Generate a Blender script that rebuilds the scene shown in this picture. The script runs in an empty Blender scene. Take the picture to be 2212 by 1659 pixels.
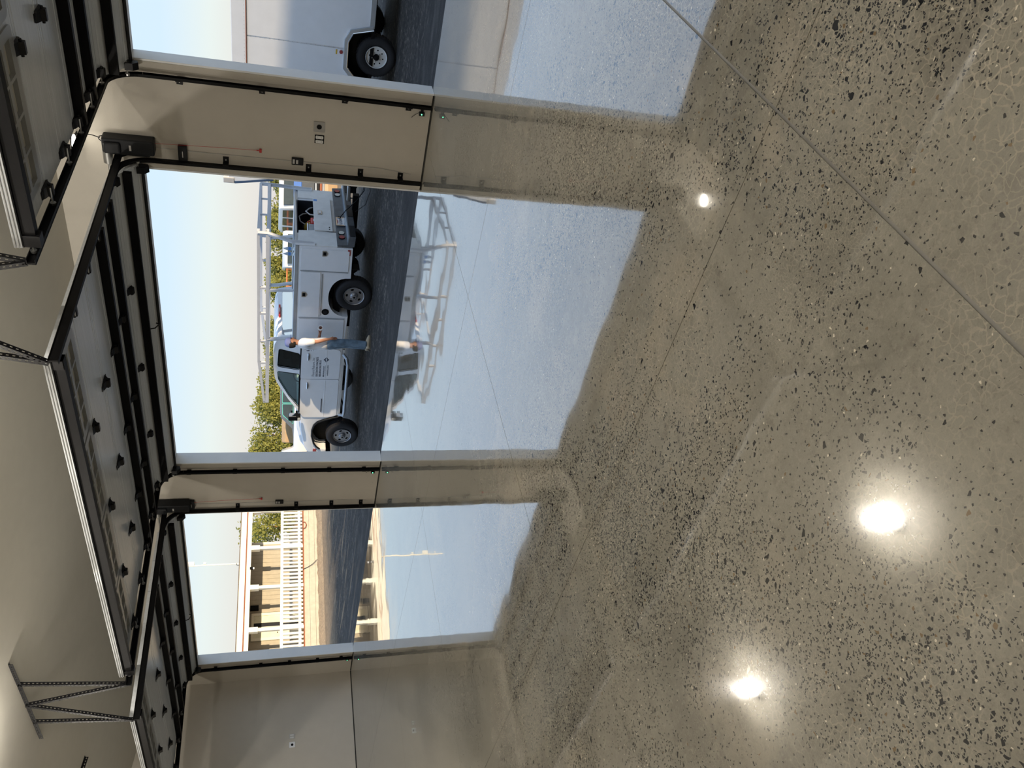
import bpy, bmesh, math, random
from mathutils import Vector, Matrix
R = math.radians
rng = random.Random(7)
sc = bpy.context.scene
COL = sc.collection

# ------------------------------------------------------------------ camera
def build_camera():
    f, yaw, pitch, roll = 1690.36, .7438, -.2926, .0141
    fw = Vector((-math.sin(yaw)*math.cos(pitch), math.cos(yaw)*math.cos(pitch), math.sin(pitch)))
    r = Vector((math.cos(yaw), math.sin(yaw), 0)); up = r.cross(fw)
    r2 = math.cos(roll)*r + math.sin(roll)*up
    u2 = -math.sin(roll)*r + math.cos(roll)*up
    cam = bpy.data.cameras.new('camera'); o = bpy.data.objects.new('camera', cam)
    # the photograph lies on its side: image right is world down, image up is world right
    X, Y, Z = -u2, r2, -fw
    M = Matrix(((X.x, Y.x, Z.x, 1.3433), (X.y, Y.y, Z.y, -8.3894), (X.z, Y.z, Z.z, 1.6168), (0, 0, 0, 1)))
    o.matrix_world = M
    cam.sensor_fit = 'HORIZONTAL'; cam.sensor_width = 36.0; cam.lens = 36.0*f/2212.0
    cam.clip_start = .05; cam.clip_end = 500
    COL.objects.link(o); sc.camera = o
build_camera()

# ------------------------------------------------------------------ world, sun, lamps, exposure
def build_world():
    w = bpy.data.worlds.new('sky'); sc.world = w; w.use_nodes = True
    nt = w.node_tree; nt.nodes.clear()
    tc = nt.nodes.new('ShaderNodeTexCoord'); sp = nt.nodes.new('ShaderNodeSeparateXYZ')
    mr = nt.nodes.new('ShaderNodeMapRange'); mr.inputs[1].default_value = 0; mr.inputs[2].default_value = 1
    cr = nt.nodes.new('ShaderNodeValToRGB'); bg = nt.nodes.new('ShaderNodeBackground'); out = nt.nodes.new('ShaderNodeOutputWorld')
    nt.links.new(tc.outputs['Generated'], sp.inputs[0]); nt.links.new(sp.outputs[2], mr.inputs[0])
    nt.links.new(mr.outputs[0], cr.inputs[0]); nt.links.new(cr.outputs[0], bg.inputs[0]); nt.links.new(bg.outputs[0], out.inputs[0])
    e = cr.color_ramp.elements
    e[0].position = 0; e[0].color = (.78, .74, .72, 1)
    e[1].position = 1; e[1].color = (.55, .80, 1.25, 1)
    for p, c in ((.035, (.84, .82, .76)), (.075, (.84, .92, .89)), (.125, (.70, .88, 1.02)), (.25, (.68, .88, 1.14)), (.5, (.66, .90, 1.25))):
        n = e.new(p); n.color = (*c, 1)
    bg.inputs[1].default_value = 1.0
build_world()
SUN_DIR = Vector((-.960, .225, -.176)).normalized()
def build_sun():
    L = bpy.data.lights.new('sun', 'SUN'); L.energy = 5.6; L.color = (1, .79, .53); L.angle = R(.6)
    o = bpy.data.objects.new('sun', L); o.rotation_euler = SUN_DIR.to_track_quat('-Z', 'Y').to_euler(); COL.objects.link(o)
build_sun()
def ceil_z(y):
    return 3.886 + .144*(-y) if y > -5.6 else 3.886 + .144*5.6 - .144*(-y-5.6)
LAMPS = [(-4.08, -4.43), (-7.64, -4.48), (-12.7, -5.3), (-.5, -4.4), (3.0, -4.4), (-4.1, -8.4), (-9.5, -8.4), (1.2, -9.6)]  # third lamp is added, unseen, to brighten the left wall
def build_lamps():
    for x, y in LAMPS:
        L = bpy.data.lights.new('ceiling_lamp_light', 'POINT'); L.shadow_soft_size = .07
        L.energy = 124; L.color = (1, .93, .83)
        o = bpy.data.objects.new('ceiling_lamp_light', L); o.location = (x, y, ceil_z(y)-.14); COL.objects.link(o)
build_lamps()
sc.view_settings.view_transform = 'Standard'; sc.view_settings.look = 'None'
sc.view_settings.exposure = 0; sc.view_settings.gamma = 1; sc.view_settings.use_curve_mapping = False

# ------------------------------------------------------------------ materials
def new_mat(name):
    m = bpy.data.materials.new(name); m.use_nodes = True
    return m, m.node_tree, m.node_tree.nodes['Principled BSDF']
def N(nt, t, **kw):
    n = nt.nodes.new('ShaderNode'+t)
    for k, v in kw.items(): setattr(n, k, v)
    return n
def plain(name, col, rough=.5, metal=0, noise=.08, scale=6, emit=0, alpha=1, trans=0, ior=1.45, bump=0, bscale=60, spec=None, coat=0):
    m, nt, b = new_mat(name)
    b.inputs['Roughness'].default_value = rough; b.inputs['Metallic'].default_value = metal
    b.inputs['IOR'].default_value = ior
    if spec is not None: b.inputs['Specular IOR Level'].default_value = spec
    if coat: b.inputs['Coat Weight'].default_value = coat; b.inputs['Coat Roughness'].default_value = .06
    if trans: b.inputs['Transmission Weight'].default_value = trans
    if emit: b.inputs['Emission Color'].default_value = (*col, 1); b.inputs['Emission Strength'].default_value = emit
    geo = N(nt, 'NewGeometry'); no = N(nt, 'TexNoise'); no.inputs['Scale'].default_value = scale; no.inputs['Detail'].default_value = 4
    nt.links.new(geo.outputs['Position'], no.inputs['Vector'])
    cr = N(nt, 'ValToRGB'); e = cr.color_ramp.elements
    e[0].position = .3; e[1].position = .7
    e[0].color = (*[max(0, c*(1-noise)) for c in col], 1); e[1].color = (*[min(1, c*(1+noise)) for c in col], 1)
    nt.links.new(no.outputs['Fac'], cr.inputs[0]); nt.links.new(cr.outputs[0], b.inputs['Base Color'])
    if bump:
        n2 = N(nt, 'TexNoise'); n2.inputs['Scale'].default_value = bscale; n2.inputs['Detail'].default_value = 3
        nt.links.new(geo.outputs['Position'], n2.inputs['Vector'])
        bp = N(nt, 'Bump'); bp.inputs['Strength'].default_value = bump; bp.inputs['Distance'].default_value = .01
        nt.links.new(n2.outputs['Fac'], bp.inputs['Height']); nt.links.new(bp.outputs[0], b.inputs['Normal'])
    return m

def concrete():
    m, nt, b = new_mat('polished_concrete'); L = nt.links.new
    geo = N(nt, 'NewGeometry')
    warp = N(nt, 'TexNoise'); warp.inputs['Scale'].default_value = 30; L(geo.outputs['Position'], warp.inputs['Vector'])
    wm = N(nt, 'VectorMath', operation='MULTIPLY_ADD'); wm.inputs[1].default_value = (.012,)*3
    L(warp.outputs['Color'], wm.inputs[0]); L(geo.outputs['Position'], wm.inputs[2])
    def noise(scale, detail=4, lo=.4, hi=.6, rough=.5, off=0):
        n = N(nt, 'TexNoise'); n.inputs['Scale'].default_value = scale; n.inputs['Detail'].default_value = detail
        n.inputs['Roughness'].default_value = rough
        if off:
            a = N(nt, 'VectorMath', operation='ADD'); a.inputs[1].default_value = (off, off*.7, 0); L(geo.outputs['Position'], a.inputs[0]); L(a.outputs[0], n.inputs['Vector'])
        else: L(geo.outputs['Position'], n.inputs['Vector'])
        r = N(nt, 'MapRange'); r.inputs[1].default_value = lo; r.inputs[2].default_value = hi; L(n.outputs['Fac'], r.inputs[0])
        return r.outputs[0]
    def mul(a, c):
        x = N(nt, 'Math', operation='MULTIPLY')
        for i, v in enumerate((a, c)):
            if isinstance(v, (int, float)): x.inputs[i].default_value = v
            else: L(v, x.inputs[i])
        return x.outputs[0]
    def mx(a, c, f, blend='MIX'):
        x = N(nt, 'Mix', data_type='RGBA', blend_type=blend)
        if isinstance(f, (int, float)): x.inputs[0].default_value = f
        else: L(f, x.inputs[0])
        for i, v in ((6, a), (7, c)):
            if isinstance(v, tuple): x.inputs[i].default_value = (*v, 1)
            else: L(v, x.inputs[i])
        return x.outputs[2]
    base = mx((.188, .180, .150), (.240, .228, .190), noise(.9, 6, .35, .65))
    base = mx(base, (.140, .128, .106), mul(noise(.55, 5, .52, .66, .6, 9), .7))
    base = mx(base, (.290, .262, .208), mul(noise(1.3, 5, .56, .64, .6, 21), .7))
    base = mx(base, (.115, .104, .084), mul(noise(2.1, 6, .62, .68, .7, 33), .55))
    base = mx(base, (.28, .26, .215), mul(noise(160, 2, .5, .8), .35))
    base = mx(base, (.12, .11, .09), mul(noise(230, 2, .55, .8, .5, 3), .35))
    base = mx(base, (.300, .284, .234), mul(noise(6, 6, .50, .70, .7, 51), .45))
    base = mx(base, (.125, .115, .094), mul(noise(9, 6, .50, .72, .7, 63), .45))
    base = mx(base, (.33, .31, .262), mul(noise(38, 4, .54, .72, .7, 71), .5))
    base = mx(base, (.10, .093, .078), mul(noise(48, 4, .55, .72, .7, 83), .5))
    # fine crazing
    for sc_, th, k, off in ((34, .045, .75, 4), (66, .05, .55, 15)):
        v = N(nt, 'TexVoronoi', feature='DISTANCE_TO_EDGE', voronoi_dimensions='2D'); v.inputs['Scale'].default_value = sc_
        w2 = N(nt, 'TexNoise'); w2.inputs['Scale'].default_value = 12; w2.inputs['Detail'].default_value = 5; L(geo.outputs['Position'], w2.inputs['Vector'])
        w3 = N(nt, 'VectorMath', operation='MULTIPLY_ADD'); w3.inputs[1].default_value = (.09,)*3; L(w2.outputs['Color'], w3.inputs[0]); L(geo.outputs['Position'], w3.inputs[2])
        L(w3.outputs[0], v.inputs['Vector'])
        r = N(nt, 'MapRange'); r.inputs[1].default_value = th; r.inputs[2].default_value = th+.045; r.inputs[3].default_value = 1; r.inputs[4].default_value = 0
        L(v.outputs['Distance'], r.inputs[0])
        base = mx(base, (.345, .315, .25), mul(mul(mul(r.outputs[0], noise(1.1, 3, .46, .62, .5, off)), k), noise(9, 3, .30, .55, .6, off+2)))
    # exposed aggregate chips
    def chips(scale, p, thr, col, seed, dens):
        v = N(nt, 'TexVoronoi', feature='F1', voronoi_dimensions='2D'); v.inputs['Scale'].default_value = scale
        d = N(nt, 'TexVoronoi', feature='DISTANCE_TO_EDGE', voronoi_dimensions='2D'); d.inputs['Scale'].default_value = scale
        off = N(nt, 'VectorMath', operation='ADD'); off.inputs[1].default_value = (seed, seed*1.7, 0); L(wm.outputs[0], off.inputs[0])
        for n in (v, d): L(off.outputs[0], n.inputs['Vector'])
        sp = N(nt, 'SeparateColor'); L(v.outputs['Color'], sp.inputs[0])
        pr = mul(dens, p)
        lt = N(nt, 'Math', operation='LESS_THAN'); L(sp.outputs[0], lt.inputs[0]); L(pr, lt.inputs[1])
        # each chip its own size
        th = N(nt, 'MapRange'); th.inputs[3].default_value = thr; th.inputs[4].default_value = thr*3.2; L(sp.outputs[1], th.inputs[0])
        gt = N(nt, 'Math', operation='GREATER_THAN'); L(d.outputs['Distance'], gt.inputs[0]); L(th.outputs[0], gt.inputs[1])
        return mul(lt.outputs[0], gt.outputs[0]), col
    dA = noise(.8, 4, .44, .60, .6, 2); dB = noise(1.6, 4, .42, .64, .6, 12)
    add = N(nt, 'Math', operation='MULTIPLY_ADD'); L(dA, add.inputs[0]); add.inputs[1].default_value = .85; add.inputs[2].default_value = .12
    dens = add.outputs[0]
    add2 = N(nt, 'Math', operation='MULTIPLY_ADD'); L(mul(dA, dB), add2.inputs[0]); add2.inputs[1].default_value = .95; add2.inputs[2].default_value = .03
    big = add2.outputs[0]
    for f_, col in (chips(135, .30, .07, (.030, .030, .032), 3.3, dens), chips(72, .22, .08, (.015, .016, .019), 8.1, big),
                    chips(40, .075, .11, (.014, .015, .017), 13.7, big), chips(75, .02, .10, (.16, .115, .065), 19.9, dens), chips(110, .02, .1, (.55, .5, .4), 25, dens)):
        base = mx(base, col, f_)
    L(base, b.inputs['Base Color'])
    rr = N(nt, 'MapRange'); rr.inputs[3].default_value = .025; rr.inputs[4].default_value = .09
    L(noise(1.2, 4, .35, .7, .6, 40), rr.inputs[0]); L(rr.outputs[0], b.inputs['Roughness'])
    b.inputs['IOR'].default_value = 1.75
    b.inputs['Coat Weight'].default_value = .55; b.inputs['Coat Roughness'].default_value = .02; b.inputs['Coat IOR'].default_value = 1.6
    n1 = N(nt, 'TexNoise'); n1.inputs['Scale'].default_value = 1.5; n1.inputs['Detail'].default_value = 1.5; L(geo.outputs['Position'], n1.inputs['Vector'])
    bp = N(nt, 'Bump'); bp.inputs['Strength'].default_value = 1; bp.inputs['Distance'].default_value = .0022
    L(n1.outputs['Fac'], bp.inputs['Height']); L(bp.outputs[0], b.inputs['Normal']); L(bp.outputs[0], b.inputs['Coat Normal'])
    return m

def gravel():
    m, nt, b = new_mat('gravel'); L = nt.links.new
    geo = N(nt, 'NewGeometry')
    def nz(scale, detail, stretch=None):
        n = N(nt, 'TexNoise'); n.inputs['Scale'].default_value = scale; n.inputs['Detail'].default_value = detail; n.inputs['Roughness'].default_value = .65; n.inputs['Distortion'].default_value = .4
        if stretch:
            mp = N(nt, 'Mapping'); mp.inputs['Scale'].default_value = stretch; mp.inputs['Rotation'].default_value = (0, 0, .06)
            L(geo.outputs['Position'], mp.inputs[0]); L(mp.outputs[0], n.inputs['Vector'])
        else: L(geo.outputs['Position'], n.inputs['Vector'])
        return n.outputs['Fac']
    def ramp(f, *st):
        c = N(nt, 'ValToRGB'); e = c.color_ramp.elements
        e[0].position = st[0][0]; e[0].color = (*st[0][1], 1); e[1].position = st[-1][0]; e[1].color = (*st[-1][1], 1)
        for p, k in st[1:-1]: n = e.new(p); n.color = (*k, 1)
        L(f, c.inputs[0]); return c.outputs[0]
    a = ramp(nz(2.6, 9, (.55, 1.3, 1)), (.34, (.012, .012, .012)), (.50, (.027, .026, .025)), (.70, (.085, .080, .072)))
    c = ramp(nz(90, 3), (.4, (.45, .45, .45)), (.62, (1.4, 1.35, 1.3)))
    x = N(nt, 'Mix', data_type='RGBA', blend_type='MULTIPLY'); x.inputs[0].default_value = .8; L(a, x.inputs[6]); L(c, x.inputs[7])
    # coarser broken stone further out, smooth rolled fines by the slab
    sp = N(nt, 'SeparateXYZ'); L(geo.outputs['Position'], sp.inputs[0])
    zn = N(nt, 'MapRange'); zn.inputs[1].default_value = 2.4; zn.inputs[2].default_value = 3.8; L(sp.outputs[1], zn.inputs[0])
    vo = N(nt, 'TexVoronoi'); vo.inputs['Scale'].default_value = 22; L(geo.outputs['Position'], vo.inputs['Vector'])
    vs_ = N(nt, 'SeparateColor'); L(vo.outputs['Color'], vs_.inputs[0])
    st_ = ramp(vs_.outputs[0], (.0, (.35, .33, .30)), (.75, (.9, .85, .78)), (1.0, (3.2, 3.0, 2.7)))
    xx = N(nt, 'Mix', data_type='RGBA', blend_type='MULTIPLY'); L(zn.outputs[0], xx.inputs[0]); L(x.outputs[2], xx.inputs[6]); L(st_, xx.inputs[7]); x = xx
    mr = N(nt, 'MapRange'); mr.inputs[1].default_value = -21; mr.inputs[2].default_value = -25.5; L(sp.outputs[0], mr.inputs[0])
    mr2 = N(nt, 'MapRange'); mr2.inputs[1].default_value = 9; mr2.inputs[2].default_value = 12; L(sp.outputs[1], mr2.inputs[0])
    ma = N(nt, 'Math', operation='MAXIMUM'); L(mr.outputs[0], ma.inputs[0]); L(mr2.outputs[0], ma.inputs[1])
    st = nz(1.2, 5, (.2, 2.2, 1)); ms = N(nt, 'MapRange'); ms.inputs[1].default_value = .56; ms.inputs[2].default_value = .66; L(st, ms.inputs[0])
    far = N(nt, 'MapRange'); far.inputs[1].default_value = -14; far.inputs[2].default_value = -18; L(sp.outputs[0], far.inputs[0])
    mu = N(nt, 'Math', operation='MULTIPLY'); L(ms.outputs[0], mu.inputs[0]); L(far.outputs[0], mu.inputs[1])
    ma2 = N(nt, 'Math', operation='MAXIMUM'); L(ma.outputs[0], ma2.inputs[0]); L(mu.outputs[0], ma2.inputs[1])
    y = N(nt, 'Mix', data_type='RGBA'); L(ma2.outputs[0], y.inputs[0]); L(x.outputs[2], y.inputs[6])
    L(ramp(nz(7, 7), (.35, (.20, .14, .08)), (.65, (.42, .29, .17))), y.inputs[7])  # tan far zone and streaks: sunlight on the gravel painted into the colour
    L(y.outputs[2], b.inputs['Base Color']); b.inputs['Roughness'].default_value = .95
    bp = N(nt, 'Bump'); bp.inputs['Strength'].default_value = .9; bp.inputs['Distance'].default_value = .03
    L(nz(45, 4), bp.inputs['Height']); L(bp.outputs[0], b.inputs['Normal'])
    return m

M = dict(
    concrete=concrete(), gravel=gravel(),
    bank=plain('tan_gravel', (.42, .30, .18), .95, noise=.25, scale=14, bump=.8, bscale=30),
    wall=plain('painted_wall', (.53, .495, .43), .55, bump=.12, bscale=140, noise=.02),
    ceiling=plain('painted_ceiling', (.56, .535, .47), .7, bump=.12, bscale=140, noise=.02),
    jamb=plain('white_jamb_vinyl', (.88, .90, .91), .35, noise=.02),
    gap=plain('dark_gap', (.012, .012, .012), .8),
    joint=plain('joint_filler', (.15, .144, .128), .35),
    sunblock=plain('sun_block_grey', (.35, .33, .30), .8),
    steel_panel=None, panel_emboss=plain('panel_window_frame', (.27, .275, .27), .3, noise=.04),
    pane=plain('window_pane_plastic', (.55, .52, .44), .12, noise=.05),
    black=plain('black_powder_coat', (.003, .003, .0035), .5, noise=.2, spec=.15),
    blackm=plain('black_painted_steel', (.006, .006, .007), .42, noise=.2, spec=.25),
    plastic=plain('black_plastic', (.008, .009, .011), .5, noise=.1, spec=.3),
    zinc=plain('zinc_steel', (.45, .45, .44), .35, .9),
    white=plain('white_paint', (.78, .80, .82), .22, noise=.02, coat=.6),
    whiterough=plain('white_worn_paint', (.74, .74, .72), .45, noise=.06),
    lightgrey=plain('light_grey_plate', (.50, .49, .47), .4),
    darkgrey=plain('dark_grey_steel', (.075, .082, .09), .5, noise=.25, bump=.2),
    lipgrey=plain('grey_lip_steel', (.28, .32, .35), .4),
    silver=plain('silver_rim', (.34, .34, .35), .35, .7), rimwhite=plain('white_rim', (.62, .62, .60), .4),
    chrome=plain('chrome', (.7, .7, .7), .08, 1), alum=plain('aluminium', (.42, .46, .50), .35, .6),
    rubber=plain('tyre_rubber', (.014, .014, .016), .75, bump=.3, bscale=80),
    red=plain('red_plastic', (.55, .03, .03), .35), redlens=plain('red_lens', (.30, .05, .05), .25), whitelens=plain('white_lens', (.55, .55, .50), .25),
    yellow=plain('yellow_plastic', (.62, .42, .06), .5), bluetape=plain('blue_tape', (.10, .28, .65), .6),
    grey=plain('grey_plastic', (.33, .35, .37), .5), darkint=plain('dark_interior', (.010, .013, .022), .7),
    green=plain('seat_fabric', (.035, .05, .035), .9), teal=plain('teal_trim', (.10, .42, .38), .4),
    cream=plain('cream_trim', (.86, .83, .70), .6, noise=.02), beige=plain('beige_siding', (.46, .42, .335), .75, noise=.06),
    skirt=plain('skirting_board', (.52, .475, .38), .8), rust=plain('rust_brown', (.30, .10, .05), .7),
    shingle=plain('roof_shingle', (.16, .13, .11), .9, bump=.5), deck=plain('deck_board', (.34, .22, .13), .8),
    doorwhite=plain('door_white', (.80, .78, .60), .5), bark=plain('bark', (.33, .16, .06), .9, bump=.6, bscale=20),
    orange=plain('orange_pipe', (.62, .20, .06), .6), tan=plain('tan_canvas', (.45, .30, .16), .9, bump=.2),
    skin=plain('skin', (.42, .20, .12), .55, noise=.06), shirt=plain('white_cotton', (.74, .73, .72), .9, bump=.3, bscale=25),
    jeans=plain('denim', (.13, .19, .25), .9, noise=.35, scale=9, bump=.4, bscale=60), cap=plain('cap_blue', (.17, .20, .38), .85),
    hair=plain('hair', (.018, .013, .010), .8), shoe=plain('shoe_tan', (.45, .38, .27), .8), sole=plain('shoe_sole', (.10, .09, .07), .8),
    ink=plain('dark_ink', (.06, .07, .10), .7), inkgrey=plain('grey_ink', (.22, .24, .27), .7),
    bluewhite=plain('blue_panel', (.08, .20, .55), .5), woodlight=plain('pine_board', (.55, .40, .24), .7),
    bottle=plain('clear_bottle', (.75, .85, .92), .1, noise=.02, trans=.6), bluelabel=plain('blue_label', (.08, .25, .6), .5),
    darkblue=plain('dark_blue_steel', (.05, .09, .17), .4), greenled=plain('green_led', (.1, 1, .4), .3, emit=6), ledwhite=plain('led_diffuser', (1, .93, .80), .3, emit=14, noise=0),
    lampwhite=plain('ceiling_lamp_diffuser', (1, .93, .82), .3, emit=9, noise=0),
)
def steel_panel():
    m, nt, b = new_mat('woodgrain_steel_panel'); L = nt.links.new
    geo = N(nt, 'NewGeometry'); mp = N(nt, 'Mapping'); mp.inputs['Scale'].default_value = (1.2, 28, 28); L(geo.outputs['Position'], mp.inputs[0])
    n = N(nt, 'TexNoise'); n.inputs['Scale'].default_value = 1.6; n.inputs['Detail'].default_value = 5; n.inputs['Distortion'].default_value = .6; L(mp.outputs[0], n.inputs['Vector'])
    cr = N(nt, 'ValToRGB'); e = cr.color_ramp.elements; e[0].position = .3; e[1].position = .75; e[0].color = (.56, .585, .60, 1); e[1].color = (.66, .685, .70, 1)
    L(n.outputs['Fac'], cr.inputs[0]); L(cr.outputs[0], b.inputs['Base Color'])
    b.inputs['Roughness'].default_value = .27
    bp = N(nt, 'Bump'); bp.inputs['Strength'].default_value = .35; bp.inputs['Distance'].default_value = .002
    L(n.outputs['Fac'], bp.inputs['Height']); L(bp.outputs[0], b.inputs['Normal'])
    return m
M['steel_panel'] = steel_panel()
def glass(name, col, rough=.03):
    m, nt, b = new_mat(name); L = nt.links.new
    tr = N(nt, 'BsdfTransparent'); tr.inputs[0].default_value = (*col, 1)
    gl = N(nt, 'BsdfGlossy'); gl.inputs['Roughness'].default_value = rough
    fr = N(nt, 'Fresnel'); fr.inputs[0].default_value = 1.5
    mxs = N(nt, 'MixShader'); L(fr.outputs[0], mxs.inputs[0]); L(tr.outputs[0], mxs.inputs[1]); L(gl.outputs[0], mxs.inputs[2])
    L(mxs.outputs[0], nt.nodes['Material Output'].inputs[0]); return m
M['glass'] = glass('clear_glass', (.80, .88, .84)); M['tint'] = glass('tinted_glass', (.16, .22, .22))
def leafmat(name, c1, c2):
    m, nt, b = new_mat(name); L = nt.links.new
    geo = N(nt, 'NewGeometry'); n = N(nt, 'TexNoise'); n.inputs['Scale'].default_value = 3.5; n.inputs['Detail'].default_value = 6; L(geo.outputs['Position'], n.inputs['Vector'])
    cr = N(nt, 'ValToRGB'); e = cr.color_ramp.elements; e[0].position = .35; e[1].position = .65; e[0].color = (*c1, 1); e[1].color = (*c2, 1)
    L(n.outputs['Fac'], cr.inputs[0]); L(cr.outputs[0], b.inputs['Base Color']); b.inputs['Roughness'].default_value = .7
    tl = N(nt, 'BsdfTranslucent'); L(cr.outputs[0], tl.inputs[0]); ms = N(nt, 'MixShader'); ms.inputs[0].default_value = .3
    L(b.outputs[0], ms.inputs[1]); L(tl.outputs[0], ms.inputs[2]); L(ms.outputs[0], nt.nodes['Material Output'].inputs[0]); return m
M['leaf'] = leafmat('yellow_green_leaves', (.15, .165, .03), (.43, .41, .10))
M['leafgold'] = leafmat('golden_leaves', (.22, .15, .04), (.50, .34, .10))

# ------------------------------------------------------------------ mesh helpers
class MB:
    def __init__(s): s.v = []; s.f = []
    def add(s, vs, fs, mat=None):
        o = len(s.v); s.v += [tuple(mat @ Vector(p)) if mat else tuple(p) for p in vs]; s.f += [tuple(o+i for i in f) for f in fs]; return s
    def box(s, x0, x1, y0, y1, z0, z1, mat=None):
        return s.add([(x, y, z) for x in (x0, x1) for y in (y0, y1) for z in (z0, z1)],
                     [(0, 1, 3, 2), (4, 6, 7, 5), (0, 4, 5, 1), (2, 3, 7, 6), (0, 2, 6, 4), (1, 5, 7, 3)], mat)
    def bar(s, p, q, w, h, up=(0, 0, 1)):
        p = Vector(p); q = Vector(q); d = (q-p); L = d.length; d.normalize(); up = Vector(up)
        if abs(d.dot(up)) > .98: up = Vector((1, 0, 0))
        a = d.cross(up).normalized(); b = a.cross(d)
        m = Matrix(((a.x, b.x, d.x, p.x), (a.y, b.y, d.y, p.y), (a.z, b.z, d.z, p.z), (0, 0, 0, 1)))
        return s.box(-w/2, w/2, -h/2, h/2, 0, L, m)
    def cyl(s, p, q, r, n=16, r2=None):
        p = Vector(p); q = Vector(q); d = (q-p).normalized(); r2 = r if r2 is None else r2
        a = d.orthogonal().normalized(); b = d.cross(a)
        vs = [p+(a*math.cos(t)+b*math.sin(t))*r for t in [2*math.pi*i/n for i in range(n)]] + [q+(a*math.cos(t)+b*math.sin(t))*r2 for t in [2*math.pi*i/n for i in range(n)]]
        return s.add(vs, [(i, (i+1) % n, n+(i+1) % n, n+i) for i in range(n)] + [tuple(range(n))[::-1], tuple(range(n, 2*n))])
    def tube(s, pts, r, n=8):
        pts = [Vector(p) for p in pts]; rings = []; a = None
        for i, p in enumerate(pts):
            d = (pts[min(i+1, len(pts)-1)]-pts[max(i-1, 0)]).normalized()
            a = d.orthogonal().normalized() if a is None else (a-d*a.dot(d)).normalized()
            b = d.cross(a); rr = r[i] if isinstance(r, (list, tuple)) else r
            rings.append([p+(a*math.cos(t)+b*math.sin(t))*rr for t in [2*math.pi*k/n for k in range(n)]])
        vs = [v for g in rings for v in g]; fs = []
        for i in range(len(rings)-1):
            for k in range(n): fs.append((i*n+k, i*n+(k+1) % n, (i+1)*n+(k+1) % n, (i+1)*n+k))
        fs += [tuple(range(n))[::-1], tuple(range(len(vs)-n, len(vs)))]
        return s.add(vs, fs)
    def prism(s, poly, axis, a, b, mat=None):
        def P(u, v, w): return {'x': (w, u, v), 'y': (u, w, v), 'z': (u, v, w)}[axis]
        n = len(poly)
        vs = [P(u, v, a) for u, v in poly]+[P(u, v, b) for u, v in poly]
        return s.add(vs, [tuple(range(n)), tuple(range(n, 2*n))[::-1]]+[(i, n+i, n+(i+1) % n, (i+1) % n) for i in range(n)], mat)
    def lathe(s, prof, c, axis='y', n=32, cap=True):
        c = Vector(c); vs = []
        for r, h in prof:
            for i in range(n):
                t = 2*math.pi*i/n; u, v = r*math.cos(t), r*math.sin(t)
                vs.append(c+Vector({'y': (u, h, v), 'z': (u, v, h), 'x': (h, u, v)}[axis]))
        fs = [(j*n+i, j*n+(i+1) % n, (j+1)*n+(i+1) % n, (j+1)*n+i) for j in range(len(prof)-1) for i in range(n)]
        if cap: fs += [tuple(range(n)), tuple(range(len(vs)-n, len(vs)))]
        return s.add(vs, fs)
    def sweep(s, path, prof, xdir):
        """profile (side, normal) swept along a path lying in a plane square to xdir"""
        xd = Vector(xdir); pts = [Vector(p) for p in path]; n = len(prof); vs = []
        for i, p in enumerate(pts):
            d = (pts[min(i+1, len(pts)-1)]-pts[max(i-1, 0)]).normalized(); nn = xd.cross(d).normalized()
            vs += [p+xd*a+nn*b for a, b in prof]
        fs = [(i*n+k, i*n+(k+1) % n, (i+1)*n+(k+1) % n, (i+1)*n+k) for i in range(len(pts)-1) for k in range(n)]
        fs += [tuple(range(n)), tuple(range(len(vs)-n, len(vs)))[::-1]]
        return s.add(vs, fs)
    def mesh(s, name, mat, bevel=0, smooth=False, seg=2):
        me = bpy.data.meshes.new(name); me.from_pydata(s.v, [], s.f); me.update()
        bm = bmesh.new(); bm.from_mesh(me); bmesh.ops.recalc_face_normals(bm, faces=bm.faces)
        if bevel:
            ed = [e for e in bm.edges if e.is_manifold and e.calc_face_angle(0) > .6]
            bmesh.ops.bevel(bm, geom=ed, offset=bevel, segments=seg, profile=.5, affect='EDGES', clamp_overlap=True)
        bm.to_mesh(me); bm.free()
        if smooth:
            me.shade_smooth(); me.set_sharp_from_angle(angle=R(40))
        me.materials.append(mat); return me
    def build(s, name, mat, parent=None, bevel=0, smooth=False, seg=2, **kw):
        me = s.mesh(name, mat, bevel, smooth, seg); return link(name, me, parent, **kw)
def link(name, me, parent=None, loc=None, kind=None, label=None):
    o = bpy.data.objects.new(name, me); COL.objects.link(o)
    if parent: o.parent = parent
    if loc: o.location = loc
    if kind: o['kind'] = kind
    if label: o['label'] = label
    return o
def tag(o, label, cat, group=None):
    o['label'] = label; o['category'] = cat
    if group: o['group'] = group
    return o
def thing(name, label, cat, loc=(0, 0, 0), rz=0, group=None):
    o = bpy.data.objects.new(name, None); o.empty_display_size = .1; COL.objects.link(o); o.location = loc; o.rotation_euler = (0, 0, rz)
    return tag(o, label, cat, group)
def struct(name, mb, mat, parent=None, **kw):
    o = mb.build(name, mat, parent, **kw)
    if not parent: o['kind'] = 'structure'
    return o
def plate(outer, holes, th):
    """flat plate with holes in the XY plane, thickness th about z=0, as a mesh"""
    cu = bpy.data.curves.new('outline', 'CURVE'); cu.dimensions = '2D'; cu.fill_mode = 'BOTH'; cu.extrude = th/2
    for poly in [outer]+list(holes):
        sp = cu.splines.new('POLY'); sp.points.add(len(poly)-1); sp.use_cyclic_u = True
        for i, (x, y) in enumerate(poly): sp.points[i].co = (x, y, 0, 1)
    o = bpy.data.objects.new('outline', cu); me = bpy.data.meshes.new_from_object(o)
    bpy.data.objects.remove(o); bpy.data.curves.remove(cu); return me
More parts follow.
